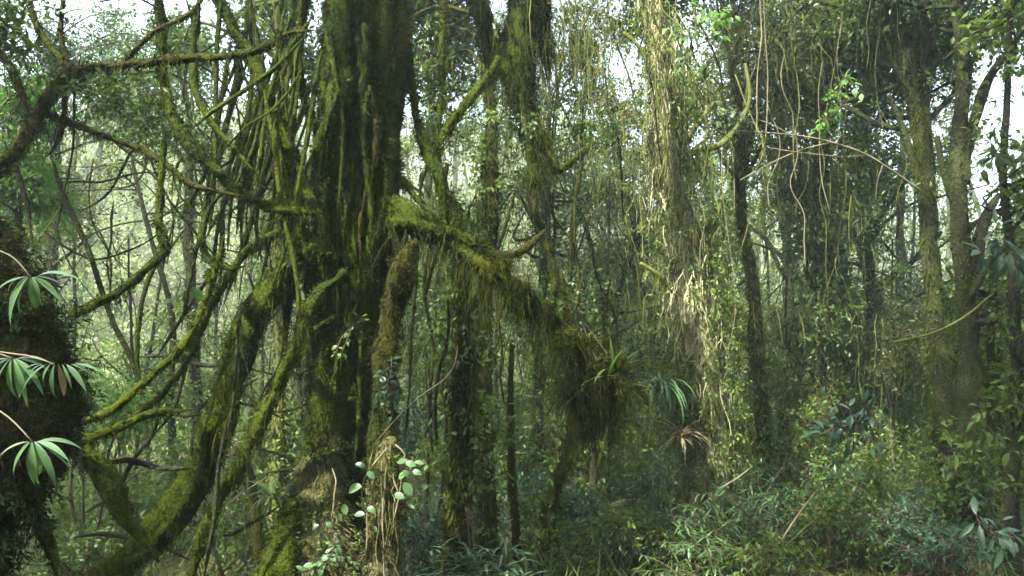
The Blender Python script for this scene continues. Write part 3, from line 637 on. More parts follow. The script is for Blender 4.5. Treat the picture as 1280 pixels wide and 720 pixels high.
# ------------------------------------------------------------------ epiphyte clump on the bough end
E = thing('epiphyte_clump', 'ragged olive clump of moss and strap leaves on the end of the bending bough', 'epiphyte', P(765, 475, 3.95))
mb = MB()
for (x, y, r) in ((748, 452, 15), (768, 470, 16), (732, 472, 14), (776, 486, 11), (722, 500, 13), (745, 512, 17), (736, 540, 10), (758, 500, 16), (750, 430, 7), (708, 480, 9)):
    r *= .6
    t = Tube(px([(x, y - r * 1.1, r * .25), (x + 2, y - r * .4, r * .85), (x, y + r * .4, r * .8), (x - 3, y + r * 1.2, r * .3)], 3.95), 12, 0.3).mesh(mb, 'moss')
    t.fur(mb, 'moss', 14000, 0.06, 0.005, 0.5, cap=3000, clump=0.8); t.fur(mb, 'moss_brown', 9000, 0.07, 0.005, 0.3, cap=2000, clump=0.8); t.hang(mb, 'moss_brown', 70, 0.3, 0.004); t.hang(mb, 'moss', 70, 0.3, 0.004)
for k in range(46):
    q = P(742 + rng.normal() * 22, 472 + rng.normal() * 24, 3.95 + rng.normal() * .05); n_ = 160; w_ = q + rng.normal(size=(n_, 3)) * rng.uniform(.008, .03)
    blades(mb, ('moss', 'moss_brown', 'moss_grey')[k % 3], w_, nrm(rdir(n_) + A(0, 0, -.2)), rng.uniform(.02, .06, n_), .005, rng.random(n_))
    if k % 2: strands(mb, 'moss_brown', w_[:14], .28, .004, 3, .12)
    thin_tubes(mb, 'twig', np.array([P(748, 470, 3.95)]), np.array([q + (q - P(748, 470, 3.95)) * .5]), .004, .0015, .2)
mb.build('moss_mass', E)
mb = MB()
for k in range(15):
    a = rng.uniform(0, 6.28); b = P(768, 468, 3.9) + rng.normal(size=3) * 0.03
    strip_leaf(mb, 'bright' if k % 3 == 0 else 'dark', b, (math.cos(a), math.sin(a), rng.uniform(0.4, 2)), (0, 0, 1) if k % 2 else (0.1, -1, 0.2), rng.uniform(.15, .3), 0.016, rng.uniform(0.6, 1.6), 5, 0.3, rng.random())
mb.build('strap_leaves', E)

# ------------------------------------------------------------------ leaning mossy limb tree at upper centre
U = thing('shaggy_limbed_tree', 'shaggy yellow-brown moss limb hanging down at the top, right of the great trunk', 'tree', A(*P(640, 300, 5.2)[:2], 0))
part('limb', px([(646, -120, 15), (648, 0, 16), (652, 60, 16), (656, 100, 13), (662, 160, 9), (668, 230, 7)], 4.5), 4.5, 12, 0.2, m='moss', fur=7000, L=0.08, hang=500, hl=0.5, root=U, down=1.4, fm='moss_brown')
part('limb', px([(585, -80, 8), (594, 0, 10), (606, 50, 10), (630, 90, 11), (650, 130, 10), (690, 200, 6), (700, 215, 4), (745, 180, 3)], 4.5), 4.5, 10, 0.2, m='moss', fur=6000, L=0.06, hang=300, hl=0.35, root=U, down=1.2)
part('limb', px([(680, -80, 9), (678, 0, 9), (680, 50, 9), (684, 85, 4)], 4.6), 4.5, 10, 0.25, m='moss_brown', fur=7000, L=0.1, hang=500, hl=0.45, root=U, down=1.6, fm='moss_grey')
part('limb', px([(668, 225, 6), (672, 280, 5), (690, 330, 5), (694, 370, 4)], 4.7), 4.5, 8, 0.2, m='moss_brown', fur=4000, L=0.05, hang=60, hl=0.3, root=U)
part('trunk', np.vstack([px([(700, -300, 20), (690, -180, 20), (640, -150, 18)], 4.7), ]), 4.7, 12, 0.15, m='moss', fur=1500, root=U)
mb = MB()
C = lumpy(60, P(690, 30, 4.8), (0.5, 0.5, 0.35), 8)[0]; C = C[keep(C)]; strands(mb, 'moss_grey', np.repeat(C, 12, 0) + rng.normal(size=(len(C) * 12, 3)) * 0.15, 0.5, 0.005, 3)
C = P(715, 165, 4.9) + rng.normal(size=(26, 3)) * A(0.22, 0.2, 0.12)
clumps(mb, 'dark', C, 0.14, 5, 7, 0.04, 0.5); strands(mb, 'moss_grey', np.repeat(C, 16, 0) + rng.normal(size=(len(C) * 16, 3)) * 0.08, 0.35, 0.004, 3)
mb.build('crown', U)

# ------------------------------------------------------------------ crooked near tree at the left, reaching over
K = thing('crooked_tree', 'crooked dark bough bending over from the left edge near the top', 'tree', A(*P(-150, 700, 3.2)[:2], 0))
part('trunk', np.vstack([px([(40, 150, 8), (12, 195, 9), (-35, 250, 10), (-100, 380, 20), (-140, 600, 26), (-150, 900, 30)], 3.1)]), 3.1, 12, 0.15, m='moss_brown', fur=5000, fm='moss', root=K, wob=0.01, hang=200, hl=.15)
for pth, h in (([(35, 155, 8), (50, 140, 8), (76, 104, 7), (96, 88, 6), (150, 84, 5), (210, 78, 6), (270, 77, 5), (320, 68, 5), (352, 48, 5), (400, 40, 4)], 80),
               ([(-20, 30, 4), (-8, 60, 5), (15, 92, 5), (36, 145, 6)], 20),
               ([(58, 138, 5), (110, 163, 4), (150, 180, 4), (200, 206, 4), (240, 236, 4), (300, 246, 3)], 40),
               ([(84, 92, 4), (84, 130, 3), (80, 165, 3), (66, 192, 3), (60, 196, 2)], 10),
               ([(96, 88, 5), (60, 50, 4), (40, 10, 4), (30, -40, 3)], 10),
               ([(150, 84, 4), (175, 60, 3), (200, 40, 3), (240, 20, 3), (270, -20, 3)], 20),
               ([(96, 86, 4), (80, 40, 3), (76, -30, 3)], 10)):
    part('branch', pth, 3.15, 9, 0.14, m='moss_brown', fur=4500, L=0.04, hang=h * 5, hl=0.14, root=K, fm='moss', hm='moss', wob=0.012, tip=12)
mb = MB(); C = P(145, 115, 3.6) + rng.normal(size=(40, 3)) * A(0.16, 0.25, 0.07) + 0; C[:, 2] -= (C[:, 0] - P(145, 115, 3.6)[0]) * 0.35
clumps(mb, 'dark', C, 0.12, 5, 9, 0.035, 0.5, twr=0.0015)
C = P(10, 15, 3.0) + rng.normal(size=(30, 3)) * A(0.07, 0.15, 0.08); clumps(mb, 'dark', C, 0.10, 5, 9, 0.035, 0.5, twr=0.0015)
mb.build('crown', K)

# ------------------------------------------------------------------ near mossy stump at the left edge
S = thing('mossy_stump', 'broad rusty-brown mossy stump filling the left edge under the drooping fronds', 'stump', A(*P(-10, 900, 2.3)[:2], 0))
_st = part('trunk', np.vstack([px([(-30, 240, 10), (-22, 290, 30), (-14, 350, 50), (12, 410, 56), (28, 480, 62), (24, 540, 60), (0, 590, 48), (-24, 650, 36), (-40, 760, 40), (-40, 900, 54)], 2.3), [[*P(-30, 1000, 2.3)[:2], -0.1, .24]]]), 2.3, 34, 0.09, m='moss_brown', fur=9000, L=0.05, W=0.0035, cap=45000, root=S, hang=900, hl=0.16, hm='moss_brown', ridge=0.12)
mb = MB(); q, nn = _st.sample(120, 0.05, 0.75); clumps(mb, 'dark', q + nn * .03, .07, 5, 8, .022, .4, .6, 'twig', (0, .8), .001)
q, nn = _st.sample(260, 0.1, 0.8); clumps(mb, 'moss_brown', q + nn * .02, .08, 5, 10, .03, .2, .7, 'twig', (0, .8), .001); mb.build('small_ferns', S)
for pth, dd in (([(60, 510, 12), (100, 560, 10), (140, 612, 12), (165, 655, 9), (200, 700, 9)], 2.9), ([(20, 600, 8), (50, 650, 9), (75, 730, 9)], 2.5), ([(90, 395, 5), (150, 370, 5), (190, 335, 5), (209, 314, 5), (200, 285, 5), (201, 230, 4), (205, 180, 3), (200, 150, 3)], 3.0),
                ([(70, 560, 6), (120, 545, 6), (180, 520, 5), (240, 512, 5)], 2.8), ([(90, 530, 5), (140, 510, 5), (190, 465, 5), (235, 420, 5), (265, 350, 4), (280, 290, 3)], 2.9)):
    part('root', pth, dd, 10, 0.18, m='moss', fur=5000, L=0.03, hang=30, hl=0.12, root=S, tip=8)

# ------------------------------------------------------------------ lianas and stems of the tangle
LG = 'moss-furred lianas in the tangle left of the great trunk'
def liana(path, d, label, group=None, m='moss', name='liana', fur=3500, hang=10, seg=7):
    mb = MB(); t = Tube(px(path, d), seg, 0.15, 0.012, step=0.05, tip=10, both=True).mesh(mb, m); t.fur(mb, 'moss' if m != 'twig_pale' else 'moss_pale', fur, 0.025, 0.003, 0.9, cap=2500); t.hang(mb, 'moss', hang, 0.12)
    o = mb.build(name, None, P(path[0][0], path[0][1], d)); return tag(o, label, name, group)
liana([(60, 200, 3), (76, 242, 3), (110, 310, 3.2), (136, 390, 3.2), (162, 450, 3), (178, 500, 2.5)], 3.4, 'long straight dark liana slanting down across the bright clearing', m='bark')
liana([(208, 318, 3), (190, 350, 3), (178, 400, 3), (174, 450, 3), (180, 480, 2)], 3.3, 'short bowed liana dropping from the elbow above the clearing')
liana([(290, 235, 4), (262, 262, 4), (250, 300, 4), (258, 325, 4), (285, 335, 4), (310, 325, 3)], 3.4, 'hooked liana looping beside the clearing')
liana([(245, -20, 4), (240, 60, 5), (246, 110, 5), (268, 150, 4), (300, 190, 3), (330, 230, 3)], 3.5, 'dark liana crossing the crooked bough near the top left')
liana([(380, 40, 3), (340, 80, 3), (300, 110, 3), (260, 140, 3), (235, 165, 3)], 3.4, 'slanting liana linking the great trunk with the hooked bough')
liana([(0, 175, 3), (25, 235, 3), (40, 300, 2)], 3.4, 'short liana at the left edge above the stump', m='bark')
liana([(300, 375, 2), (293, 430, 2), (287, 500, 2), (278, 560, 2)], 3.3, 'upright stem behind the thickest left bough', m='bark')
liana([(110, 590, 3), (160, 577, 4), (200, 590, 4), (240, 588, 4)], 3.0, 'dark stem lying across behind the thickest left bough', m='bark')
liana([(280, 520, 2), (270, 580, 2.4), (269, 640, 2.4), (258, 720, 2.4)], 3.3, 'straight dark stem between the two left mossy boughs', m='bark')
liana([(310, 560, 6), (322, 640, 7), (328, 700, 8), (330, 760, 8)], 4.3, 'brown stem rising behind the foot of the thinner left bough', m='moss_brown')
for k in range(34):
    x0 = rng.uniform(285, 415); x1 = x0 - rng.uniform(-30, 90); y0 = rng.uniform(-40, 120); y1 = y0 + rng.uniform(180, 380); c = []; r = rng.uniform(1.8, 4.5)
    amp = rng.uniform(6, 20); ph = rng.uniform(0, 6)
    for s in range(7):
        t = s / 6; c.append((x0 + (x1 - x0) * t + amp * math.sin(ph + 4 * t), y0 + (y1 - y0) * t, r * (1 - 0.4 * t)))
    liana(c, rng.uniform(3.5, 4.6), 'moss-furred liana hanging in the thick tangle left of the great trunk', LG, hang=16)
LG2 = 'thin stems crossing low between the stump and the great trunk'
for k in range(22):
    x0 = rng.uniform(90, 340); y0 = rng.uniform(430, 720); a = rng.uniform(-1.2, 0.4); L = rng.uniform(80, 200); c = []; x, y = x0, y0; r = rng.uniform(1.3, 3)
    for s in range(5): c.append((x, y, r)); x += math.cos(a) * L / 4; y += math.sin(a) * L / 4; a += rng.normal() * 0.35
    liana(c, rng.uniform(3.6, 5.5), 'thin crooked stem crossing low between the stump and the great trunk', LG2, m='bark', name='stem', fur=1200, hang=3, seg=6)
LG5 = 'thin bare twigs netted across the sky at the upper left'
for k in range(46):
    x0 = rng.uniform(-20, 400); y0 = rng.uniform(-20, 300); a = rng.uniform(-0.4, 2.6); L = rng.uniform(70, 230); c = []; x, y = x0, y0; r = rng.uniform(0.9, 2.4); cv = rng.normal() * 0.3
    for s_ in range(6): c.append((x, y, r * (1 - .1 * s_))); x += math.cos(a) * L / 5; y += math.sin(a) * L / 5; a += cv + rng.normal() * 0.2
    liana(c, rng.uniform(3.3, 5.5), 'thin crooked twig netted across the light at the upper left', LG5, m='bark' if k % 2 else 'moss', name='twig', fur=1500, hang=4, seg=6)
LG3 = 'thin lianas hanging behind the bending bough'
for k in range(24):
    x0 = rng.uniform(510, 800); y0 = rng.uniform(120, 420); L = rng.uniform(120, 300); c = []; x = x0; r = rng.uniform(1, 2.4)
    for s in range(5): c.append((x, y0 + L * s / 4, r)); x += rng.normal() * 9
    liana(c, rng.uniform(4.4, 7), 'thin brown liana hanging behind the bending bough', LG3, m='moss_brown', fur=1200, hang=4, seg=5)
LG6 = 'thin dark vines and twigs hanging before the bright sky at the top centre'
for k in range(34):
    x0 = rng.uniform(670, 850); y0 = rng.uniform(-60, 90); L = rng.uniform(60, 230); c = []; x = x0; y = y0; r = rng.uniform(0.5, 1.5); dx = rng.normal() * 7
    for s_ in range(6): c.append((x, y, r)); x += dx + rng.normal() * 5; y += L / 5
    liana(c, rng.uniform(4.8, 7), 'thin dark twisting vine hanging before the bright sky at the top centre', LG6, m='moss_grey' if k % 2 else 'bark', name='vine', fur=2500, hang=16, seg=5)
for k, (x, y, lab) in enumerate([(700, 60, 'left'), (740, 30, 'highest'), (765, 150, 'lowest')]):
    o = thing('hanging_spray', 'lichen-bearded leafy spray hanging before the top centre sky, %s of three' % lab, 'spray', P(x, y, 6.5)); f_ = MB()
    C = lumpy(46, P(x, y, 6.5), (.34, .4, .38), 7)[0]; clumps(f_, 'grey', C, .16, 5, 7, .04, .5); strands(f_, 'moss_grey', np.repeat(C, 10, 0) + rng.normal(size=(460, 3)) * .1, .4, .005, 3); f_.build('foliage', o)
LG4 = 'thin pale vines hanging at the upper right'
for k in range(24):
    x0 = rng.uniform(880, 1110) if k % 3 else rng.uniform(780, 960); y0 = rng.uniform(-60, 200); L = rng.uniform(100, 260); c = []; x = x0; r = rng.uniform(0.3, 0.7)
    for s in range(6): c.append((x, y0 + L * s / 5, r)); x += rng.normal() * 6
    liana(c, rng.uniform(5.4, 7), 'thin pale vine hanging among the foliage at the upper right', LG4, m='twig_pale' if k % 2 else 'moss_grey', name='vine', fur=600, hang=2, seg=5)

# pale bare branch
B_ = thing('bare_branch', 'pale leafless branch reaching across in front of the foliage, upper right', 'branch', P(1150, 240, 5.6))
for nm, pth in (('stem', [(880, 158, .6), (940, 165, .8), (1000, 170, 1), (1040, 178, 1.2), (1080, 192, 1.3), (1108, 208, 1.4), (1150, 238, 1.7)]), ('twig', [(960, 185, 0.5), (1000, 192, .6), (1050, 196, .6), (1080, 194, .8)]), ('twig', [(925, 225, 0.5), (960, 205, .6), (1000, 188, .7), (1035, 178, .8)]), ('twig', [(900, 150, 0.7), (950, 152, .6), (990, 170, .7)]), ('twig', [(1095, 250, 0.5), (1098, 225, .6), (1104, 206, .8)])):
    mb = MB(); Tube(px(pth, 5.6), 6, 0.1, 0.004, step=0.05).mesh(mb, 'twig_pale'); mb.build(nm, B_)
liana([(1240, 365, 1.4), (1200, 398, 1.6), (1160, 420, 1.4), (1110, 432, 1)], 5.4, 'thin slanting branch crossing the two right-hand trunks at mid height', m='moss_grey', name='branch', fur=800, hang=4)
liana([(470, 555, .7), (520, 500, .8), (556, 470, .9), (569, 448, .9), (572, 425, .7)], 3.5, 'fine pale twig curving up beside the furry trunk', m='twig_pale', name='twig', fur=0, hang=0)
liana([(278, 640, 0.8), (305, 618, 0.9), (345, 592, 0.8)], 3.2, 'fine straight pale twig left of the great trunk foot', m='twig_pale', name='twig', fur=0, hang=0)
liana([(975, 680, 1.2), (996, 648, 1.2), (1022, 615, 1)], 5.2, 'pale bare stick poking up from the lower right undergrowth', m='twig_pale', name='stick', fur=0, hang=0)
liana([(950, 712, 1.2), (1000, 668, 1.3), (1045, 632, 1)], 5.2, 'longer bare stick slanting from the lower right undergrowth', m='moss_grey', name='stick', fur=0, hang=0)
liana([(895, 612, .8), (920, 598, 1), (942, 582, .8)], 5.6, 'short tan stick at the foot of the vine-draped column', m='twig_pale', name='stick', fur=0, hang=0)

# ------------------------------------------------------------------ fronds at the left edge
FR = [((10, 318), (38, 346), 12, 'topmost drooping frond of narrow pale-green leaflets over the stump', 52),
      ((-25, 440), (15, 448), 11, 'middle drooping frond at the left edge, its fan partly cut by the frame', 55),
      ((0, 440), (68, 455), 10, 'middle frond further right with one yellowed leaflet', 40),
      ((0, 514), (40, 552), 11, 'lowest drooping frond with one pinkish-tan leaflet at the left edge', 55)]
for fi, (s0, s1, nl, lab, LL) in enumerate(FR):
    d = 1.6; F = thing('drooping_frond', lab, 'frond', P(*s0, d), 'drooping fronds at the left edge')
    mb = MB(); Tube(px([(s0[0] - 30, s0[1] - 12, 0.8), (*s0, 1), ((s0[0] + s1[0]) / 2, (s0[1] + s1[1]) / 2 - 3, 1), (*s1, 0.8)], d), 6, 0.05).mesh(mb, 'twig_pale'); mb.build('stalk', F)
    tip = P(*s1, d)
    for k in range(nl):
        a = R(-10 + 185 * k / (nl - 1) + rng.uniform(-9, 9)) if fi != 2 else R(5 + 165 * k / (nl - 1))
        dd = A(math.cos(a), rng.uniform(-0.5, 0.1), -math.sin(a) * 0.9 + 0.15); L = LL * rng.uniform(0.65, 1.35) * d / FPX
        off = A((k - nl / 2) * -0.002 * (4 if fi == 2 else 1), 0, 0)
        mb = MB(); strip_leaf(mb, 'dead' if (fi == 3 and k == nl - 2) or (fi == 2 and k == 4) else 'gloss', tip + off, dd, A(0.1, -0.55, 1.0), L, L * rng.uniform(.10, .16), rng.uniform(.6, 1.4), 7, 0.3, rng.uniform(0.0, 1), 0.4)
        o = mb.build('leaflet', F)
        if (fi == 3 and k == nl - 2): o['label'] = 'pinkish-tan withered leaflet'
        if (fi == 2 and k == 4): o['label'] = 'yellowed leaflet'

# ------------------------------------------------------------------ round-leaved climber on the pale root
CL = thing('round_leaved_climber', 'climber with rounded pale-green leaves round the pale root foot of the great tree', 'climber', P(482, 700, 3.5))
for pth in ([(455, 640, 1), (452, 610, 1), (460, 590, 1), (474, 572, 1.2), (484, 560, 1.2)], [(494, 556, 1.2), (506, 568, 1.2), (503, 590, 1), (498, 625, 1), (492, 650, 1)], [(458, 690, .8), (459, 660, .8), (458, 610, .8)]):
    mb = MB(); Tube(px(pth, 3.45), 5, 0.05, step=0.03).mesh(mb, 'twig_pale'); mb.build('stem', CL)
for (x, y, s, a) in ((453, 582, 20, 2.6), (446, 609, 26, 3.2), (462, 592, 14, -.4), (500, 577, 17, .3), (511, 579, 17, 0), (522, 578, 14, .1), (519, 590, 15, -.1), (501, 596, 16, .9), (508, 608, 19, -1), (497, 619, 20, -.3), (452, 643, 18, 3), (462, 636, 16, -.2), (506, 590, 12, -.6), (514, 633, 10, 0), (430, 634, 16, -1.2), (425, 645, 15, -1.9), (396, 658, 15, 3.6), (404, 668, 17, -1.4), (410, 655, 14, -.5), (468, 660, 12, -.8)):
    mb = MB(); L = s * .85 * rng.uniform(.8, 1.15) * 3.4 / FPX; p = P(x, y, 3.4 + rng.uniform(-.04, .04))
    dv = A(math.cos(a), rng.uniform(-.6, .1), math.sin(a)); strip_leaf(mb, 'gloss', p - dv * L * 0.3, dv, A(-0.2 + rng.normal() * .2, -0.8, 0.9), L, L * rng.uniform(.55, .8), rng.uniform(.1, .9), 6, rng.uniform(.05, .4), rng.uniform(0.2, 1), 0.45, 0.75)
    b0 = p - dv * L * 0.3; s0 = P(min(500, max(457, x)) if y < 640 else x + 12, y + 12, 3.45); Tube([[*s0, .0012], [*((s0 + b0) / 2 + A(0, 0, .008)), .001], [*b0, .0008]], 4, 0, step=.02).mesh(mb, 'twig'); mb.build('leaf', CL)
def ivy(label, name, c, r, n, m, size, d, group=None, asp=0.7):
    """twigs fanning from one point, leaves set along them"""
    o = thing(name, label, 'plant', P(*c, d), group); mb = MB(); st = MB()
    W = r[0] * d / FPX; H = r[1] * d / FPX; c0 = P(c[0], c[1], d) + A(rng.normal() * W * .2, 0.05, H * .5)
    nt_ = max(4, n // 6); size *= 0.72; per = max(5, int(2.0 * n / nt_))
    for k in range(nt_):
        e = P(*c, d) + A(rng.uniform(-1, 1) * W, rng.normal() * .08, rng.uniform(-1, 1) * H)
        mid = (c0 + e) / 2 + rng.normal(size=3) * .25 * W + A(0, 0, .03)
        t = Tube([[*c0, .003], [*mid, .0025], [*e, .001]], 5, 0.05, step=0.02).mesh(st, 'twig')
        for q in range(per):
            u = int(min(t.n - 1, t.n * rng.uniform(.25, 1.0))); b = t.c[u]; sd_ = (-1) ** q
            side = nrm(np.cross(t.T[u], A(0, -1, .3))) * sd_; dv = nrm(side + t.T[u] * rng.uniform(.2, .9) + A(0, -.3, -.35) + rng.normal(size=3) * .3)
            pb = b + dv * size * .25; Tube([[*b, .0009], [*pb, .0008]], 4, 0, step=.02).mesh(st, 'twig')
            L = size * rng.uniform(.45, 1.25); strip_leaf(mb, m, pb, dv, (rng.normal() * .5, -.5, .9), L, L * asp * rng.uniform(.75, 1.1), rng.uniform(.2, 1.1), 4, rng.uniform(.05, .4), rng.random(), .42)
    mb.build('foliage', o); st.build('twigs', o); return o
ivy('small dull-green ivy sprig on the leaning root of the great tree', 'ivy_sprig', (480, 500), (28, 45), 46, 'blue', .045, 3.45)
ivy('tiny ivy sprig halfway up the left stem of the great tree', 'ivy_sprig', (440, 425), (20, 30), 16, 'mid', .04, 3.55)
ivy('leafy tuft growing at the bright foot of the great trunk', 'ivy_sprig', (410, 705), (30, 22), 40, 'gloss', .05, 3.4)
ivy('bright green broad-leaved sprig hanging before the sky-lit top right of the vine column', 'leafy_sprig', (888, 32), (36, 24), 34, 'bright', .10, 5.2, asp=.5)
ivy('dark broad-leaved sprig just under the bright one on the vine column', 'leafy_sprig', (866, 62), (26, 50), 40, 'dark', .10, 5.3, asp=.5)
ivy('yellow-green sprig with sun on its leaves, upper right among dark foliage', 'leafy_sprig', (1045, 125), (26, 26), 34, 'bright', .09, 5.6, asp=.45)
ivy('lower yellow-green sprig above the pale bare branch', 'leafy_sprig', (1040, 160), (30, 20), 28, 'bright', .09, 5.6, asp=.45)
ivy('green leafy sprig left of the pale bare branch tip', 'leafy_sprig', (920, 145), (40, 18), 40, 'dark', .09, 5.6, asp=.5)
ivy('few bright heart leaves glowing in the tangle beside the clearing', 'leafy_sprig', (250, 365), (36, 22), 9, 'bright', .10, 3.9, asp=.8)
ivy('dark hanging sprig of the edge tree before the open sky', 'leafy_sprig', (1245, 205), (34, 30), 34, 'dark', .11, 5.0, asp=.45)
ivy('blue-green leafy sprig jutting from the right edge at mid height', 'leafy_sprig', (1250, 325), (50, 20), 30, 'blue', .14, 4.2, asp=.3)
ivy('shiny leaf tuft in the extreme lower right corner', 'leafy_sprig', (1250, 680), (40, 22), 18, 'blue', .14, 3.8, asp=.3)
ivy('broad green leaves in front of the right trunks, lower right', 'leafy_sprig', (1230, 545), (40, 30), 18, 'mid', .12, 4.6, asp=.4)
ivy('glossy rosette of broad leaves in the middle of the lower right undergrowth', 'leafy_sprig', (1075, 560), (55, 60), 60, 'blue', .13, 5.4, asp=.4)

# bromeliads and dead tuft on the vine column
def rosette(label, c, d, n, m, L, w, name='bromeliad', droop=1.2):
    o = thing(name, label, 'plant', P(*c, d)); mb = MB()
    for k in range(n):
        a = rng.uniform(0, 6.28); strip_leaf(mb, m, P(*c, d) + rng.normal(size=3) * .01, (math.cos(a), math.sin(a), rng.uniform(-0.2, 1.6)), (0, 0, 1), L * rng.uniform(.5, 1.1), w, rng.uniform(.5, 1) * droop, 6, .3, rng.random(), 0.3)
    mb.build('rosette', o); return o
rosette('strap-leaved rosette perched on the vine column at mid height', (826, 478), 5.8, 40, 'gloss', .42, .022, droop=2.6)
rosette('withered brown tuft on the lower vine column', (850, 545), 5.8, 60, 'dead', .30, .014, 'dead_tuft', 1.6)
rosette('dark fern tuft right of the thinner left bough', (340, 620), 3.9, 40, 'dark', .22, .014, 'fern_tuft', 2.2)
rosette('dark mossy tuft atop the furry trunk under the bough', (592, 285), 4.6, 70, 'dark', .14, .008, 'fern_tuft', 1.5)

# ------------------------------------------------------------------ undergrowth plants
def bamboo(label, c, d, n, m='gloss', L=0.16, spread=0.3, top=0.5, group=None):
    b = P(*c, d); g = float(gz(b[0], b[1])); b[2] = max(b[2], g + 0.3); o = thing('bamboo_clump', label, 'bamboo', A(b[0], b[1], g), group)
    st = MB(); lf = MB(); h = b[2] - g
    for k in range(n):
        e = A(b[0], b[1], g) + A(rng.normal() * spread, rng.normal() * spread * .7, h + rng.uniform(-.4, .15) * top)
        s = A(b[0], b[1], g) + A(rng.normal() * .08, rng.normal() * .08, 0)
        t = Tube([[*s, .004], [*((s + e) / 2 + rng.normal(size=3) * .06 + A(0, 0, .12)), .003], [*e, .001]], 5, 0, step=0.06).mesh(st, 'twig')
        for q in t.c[len(t.c) // 2:]:
            m_ = int(rng.integers(1, 4)); a = rng.uniform(0, 6.28, m_)
            for aa in a: strip_leaf(lf, m, q, (math.cos(aa), math.sin(aa), rng.uniform(-.1, .8)), (0, 0, 1), L * rng.uniform(.5, 1.1), L * .11, rng.uniform(.4, 1.3), 4, .2, rng.random(), .35)
    st.build('culms', o); lf.build('leaves', o); return o
bamboo('sunlit tuft of dwarf bamboo with long narrow leaves at the bottom centre', (604, 690), 4.7, 34, 'gloss', .17, .16, .5)
bamboo('feathery pale bamboo spray at the foot of the vine-draped column', (895, 640), 5.6, 40, 'gloss', .15, .25, .9)
bamboo('feathery bamboo spray reaching right from the foot of the vine column', (935, 590), 5.9, 30, 'blue', .14, .28, .8)
bamboo('low bamboo spray just left of the vine column foot', (800, 680), 6.0, 30, 'blue', .15, .35, .6)
bamboo('shaded narrow-leaved tuft right of the sunlit dwarf bamboo', (680, 660), 6.2, 30, 'blue', .16, .4, .6)
bamboo('shaded narrow-leaved tuft behind the great tree foot', (545, 600), 6.0, 34, 'blue', .16, .35, .9)
# dry flower spikes over the bamboo
sp = thing('grass_spikes', 'two dry pinkish grass spikes standing over the sunlit dwarf bamboo', 'grass', P(592, 700, 4.6))
for a, b in (((588, 690), (584, 636)), ((592, 690), (590, 640))):
    mb = MB(); t = Tube(px([(*a, .6), ((a[0] + b[0]) / 2, (a[1] + b[1]) / 2, .6), (*b, .5)], 4.6), 5, 0).mesh(mb, 'twig_pale'); t.fur(mb, 'dead', 60000, .02, .004, -.8, .6, 1, 300); mb.build('spike', sp)

def shrub(label, c, d, r, n, lm, size, top=None, asp=0.45, hang=0):
    b = P(*c, d); g = float(gz(b[0], b[1])); b[2] = max(b[2], g + 0.25); o = thing('shrub', label, 'shrub', A(b[0], b[1], g), 'undergrowth shrubs')
    lf = MB(); C, B = lumpy(n, b, r, max(5, n // 9), 0.4); C = C[C[:, 2] > g + 0.05]
    clumps(lf, lm, C, 0.24, 6, 8, size, asp, 0.35, 'twig'); 
    if hang: strands(lf, 'moss_grey', C[rng.integers(0, len(C), hang)], .4, .006)
    st = MB()
    for q in B: Tube([[b[0] + rng.normal() * .08, b[1] + rng.normal() * .08, g - .05, .014], [*((A(b[0], b[1], g) + q) / 2 + rng.normal(size=3) * .1), .01], [*q, .005]], 5, .05, .01, step=.1).mesh(st, 'twig')
    lf.build('foliage', o); st.build('stems', o); return o
SH2 = [('knee-high dim shrub on the bottom edge right of the shaded narrow-leaved tuft', (760, 670), 5.8, (.5, .4, .35), 40, 'mid', .045),
 ('dark fine shrub under the withered brown tuft of the vine column', (840, 650), 6.9, (.5, .4, .5), 44, 'blue', .045),
 ('tall dim shrub between the reddish-brown and the ivy-clad trunks', (990, 500), 8.6, (.8, .6, .9), 66, 'dark', .055),
 ('dim shrub at chest height between the lower right glossy rosette and the mossy trunk', (1120, 580), 7.2, (.5, .5, .7), 50, 'mid', .05),
 ('tall dark shrub behind the right-edge trunks at mid height', (1230, 480), 8.0, (.8, .6, .9), 60, 'dark', .06),
 ('low dark shrub on the bottom edge under the two bare sticks', (1020, 705), 5.5, (.55, .4, .3), 40, 'dark', .045),
 ('small shrub on the bottom edge left of the lower right mossy trunk', (1140, 700), 5.3, (.4, .35, .3), 34, 'blue', .045),
 ('dim tall shrub seen under the bending bough, left half', (520, 430), 9.5, (.9, .7, .9), 60, 'dark', .05),
 ('dim shrub seen past the trunk under the epiphyte clump, right side', (790, 440), 11.0, (1.2, .8, 1.0), 70, 'mid', .055)]
BA = [('dim feathery bamboo by the two bare sticks, lower right', (985, 640), 5.9, 34, 'blue', .14, .3, .7),
 ('dark feathery bamboo left of the lower right mossy trunk', (1095, 640), 5.6, 34, 'blue', .14, .3, .7),
 ('pale feathery bamboo along the bottom just right of the vine column', (900, 705), 5.2, 34, 'gloss', .13, .3, .4),
 ('dim feathery bamboo at the bottom between the shrub and vine column', (730, 660), 7.0, 34, 'blue', .14, .4, .7),
 ('dim feathery bamboo at the bottom right corner', (1200, 690), 5.0, 26, 'blue', .14, .25, .4)]
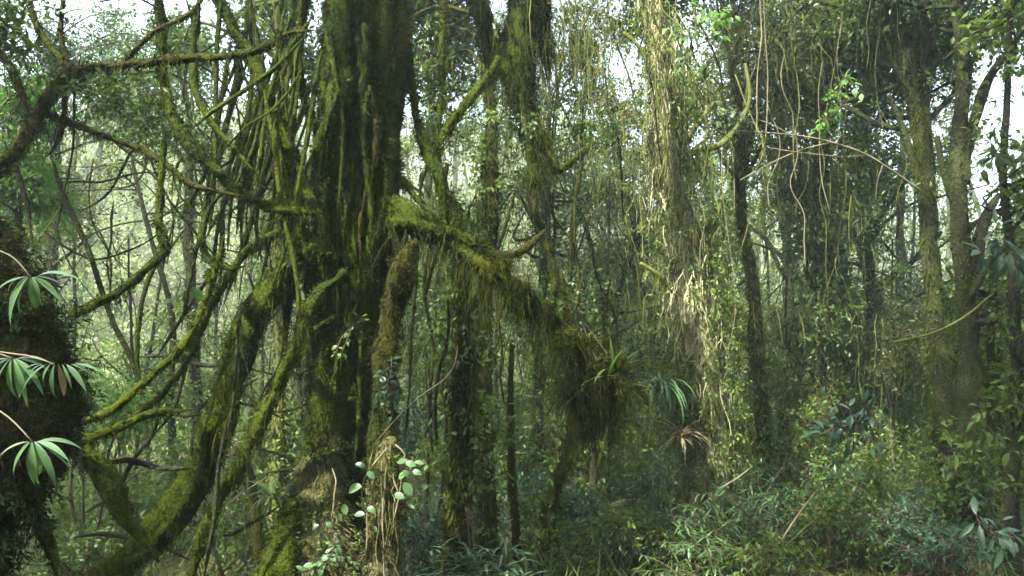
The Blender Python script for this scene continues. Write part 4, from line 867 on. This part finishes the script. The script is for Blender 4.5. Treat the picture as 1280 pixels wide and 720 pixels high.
SH = [('dark shrub low behind the bamboo tuft at bottom centre', (640, 640), 7.5, (.9, .6, .5), 50, 'dark', .06),
 ('fine-leaved green shrub low in the middle, between the shaded stems', (740, 610), 8.5, (1.0, .7, .5), 60, 'mid', .055),
 ('pale sunlit shrub in the hollow left of the vine column', (775, 540), 9.5, (.8, .6, .6), 50, 'mid', .06),
 ('wide low shrub along the bottom edge, centre right', (740, 705), 6.6, (.8, .5, .35), 50, 'blue', .055),
 ('dark shrub at the bottom between the great tree and the bamboo', (540, 680), 5.4, (.35, .4, .4), 24, 'blue', .05),
 ('tall dim shrub behind the shaded furry trunk', (560, 520), 8.5, (.8, .6, .9), 60, 'blue', .055),
 ('dense shrub right of the vine column foot', (985, 590), 7.5, (.6, .5, .8), 56, 'mid', .055),
 ('big dark shrub in the lower right, under the ivy-clad trunk', (1040, 650), 6.4, (.8, .5, .6), 60, 'dark', .06),
 ('shrub at the bottom right between stick and mossy trunk', (1120, 660), 6.2, (.5, .5, .6), 46, 'mid', .055),
 ('dark shrub filling the bottom right corner', (1235, 640), 5.8, (.5, .5, .6), 40, 'dark', .07),
 ('fine-leaved shrub at mid height behind the right-hand trunks', (1100, 500), 9.0, (1.0, .7, .8), 66, 'mid', .055),
 ('shrub glimpsed behind the left mossy boughs, low centre-left', (300, 560), 6.5, (.8, .6, .8), 60, 'mid', .055),
 ('green shrub low between stump and tangle', (170, 600), 6.0, (.7, .6, .7), 56, 'mid', .06),
 ('bright-leaved shrub beside the stump at mid height', (130, 500), 5.5, (.35, .3, .3), 26, 'bright', .055),
 ('dark shrub in the bottom left behind the stump roots', (110, 690), 4.6, (.4, .4, .35), 30, 'dark', .05),
 ('dark shrub at the bottom between the two left mossy boughs', (280, 700), 5.0, (.4, .4, .4), 30, 'dark', .05),
 ('pale fine-leaved shrub seen in the slot left of the great trunk', (368, 500), 8.0, (.45, .5, 1.0), 46, 'far', .055),
 ('shrub glimpsed low between the vine column and bamboo', (840, 600), 7.4, (.5, .5, .6), 44, 'mid', .05),
 ('dim shrub behind the stems under the epiphyte clump', (650, 540), 9.5, (1.0, .7, .8), 60, 'mid', .055),
 ('low shrub in front of the reddish-brown trunk', (950, 690), 5.4, (.45, .4, .35), 36, 'mid', .05)]
for a in SH: shrub(*a)
for a in SH2: shrub(*a)
for a in BA: bamboo(*a)

HAZE = 0.0036
if HAZE:
    m, nt, out = mat('haze'); v = nt.nodes.new('ShaderNodeVolumePrincipled'); v.inputs['Color'].default_value = (0.82, 0.94, 0.90, 1); v.inputs['Density'].default_value = HAZE; v.inputs['Anisotropy'].default_value = 0.3
    nt.links.new(v.outputs[0], out.inputs['Volume'])
    me = bpy.data.meshes.new('haze'); x0, x1, y0, y1, z0, z1 = -262, 262, -302, 302, -3, 95
    me.from_pydata([(x, y, z) for x in (x0, x1) for y in (y0, y1) for z in (z0, z1)], [], [(0, 1, 3, 2), (4, 6, 7, 5), (0, 4, 5, 1), (2, 3, 7, 6), (0, 2, 6, 4), (1, 5, 7, 3)])
    me.materials.append(m); o = bpy.data.objects.new('haze', me); COL.objects.link(o); tag(o, 'thin bluish air filling the forest', 'haze', kind='stuff')
for o in bpy.data.objects:
    if '_w' in o: del o['_w']
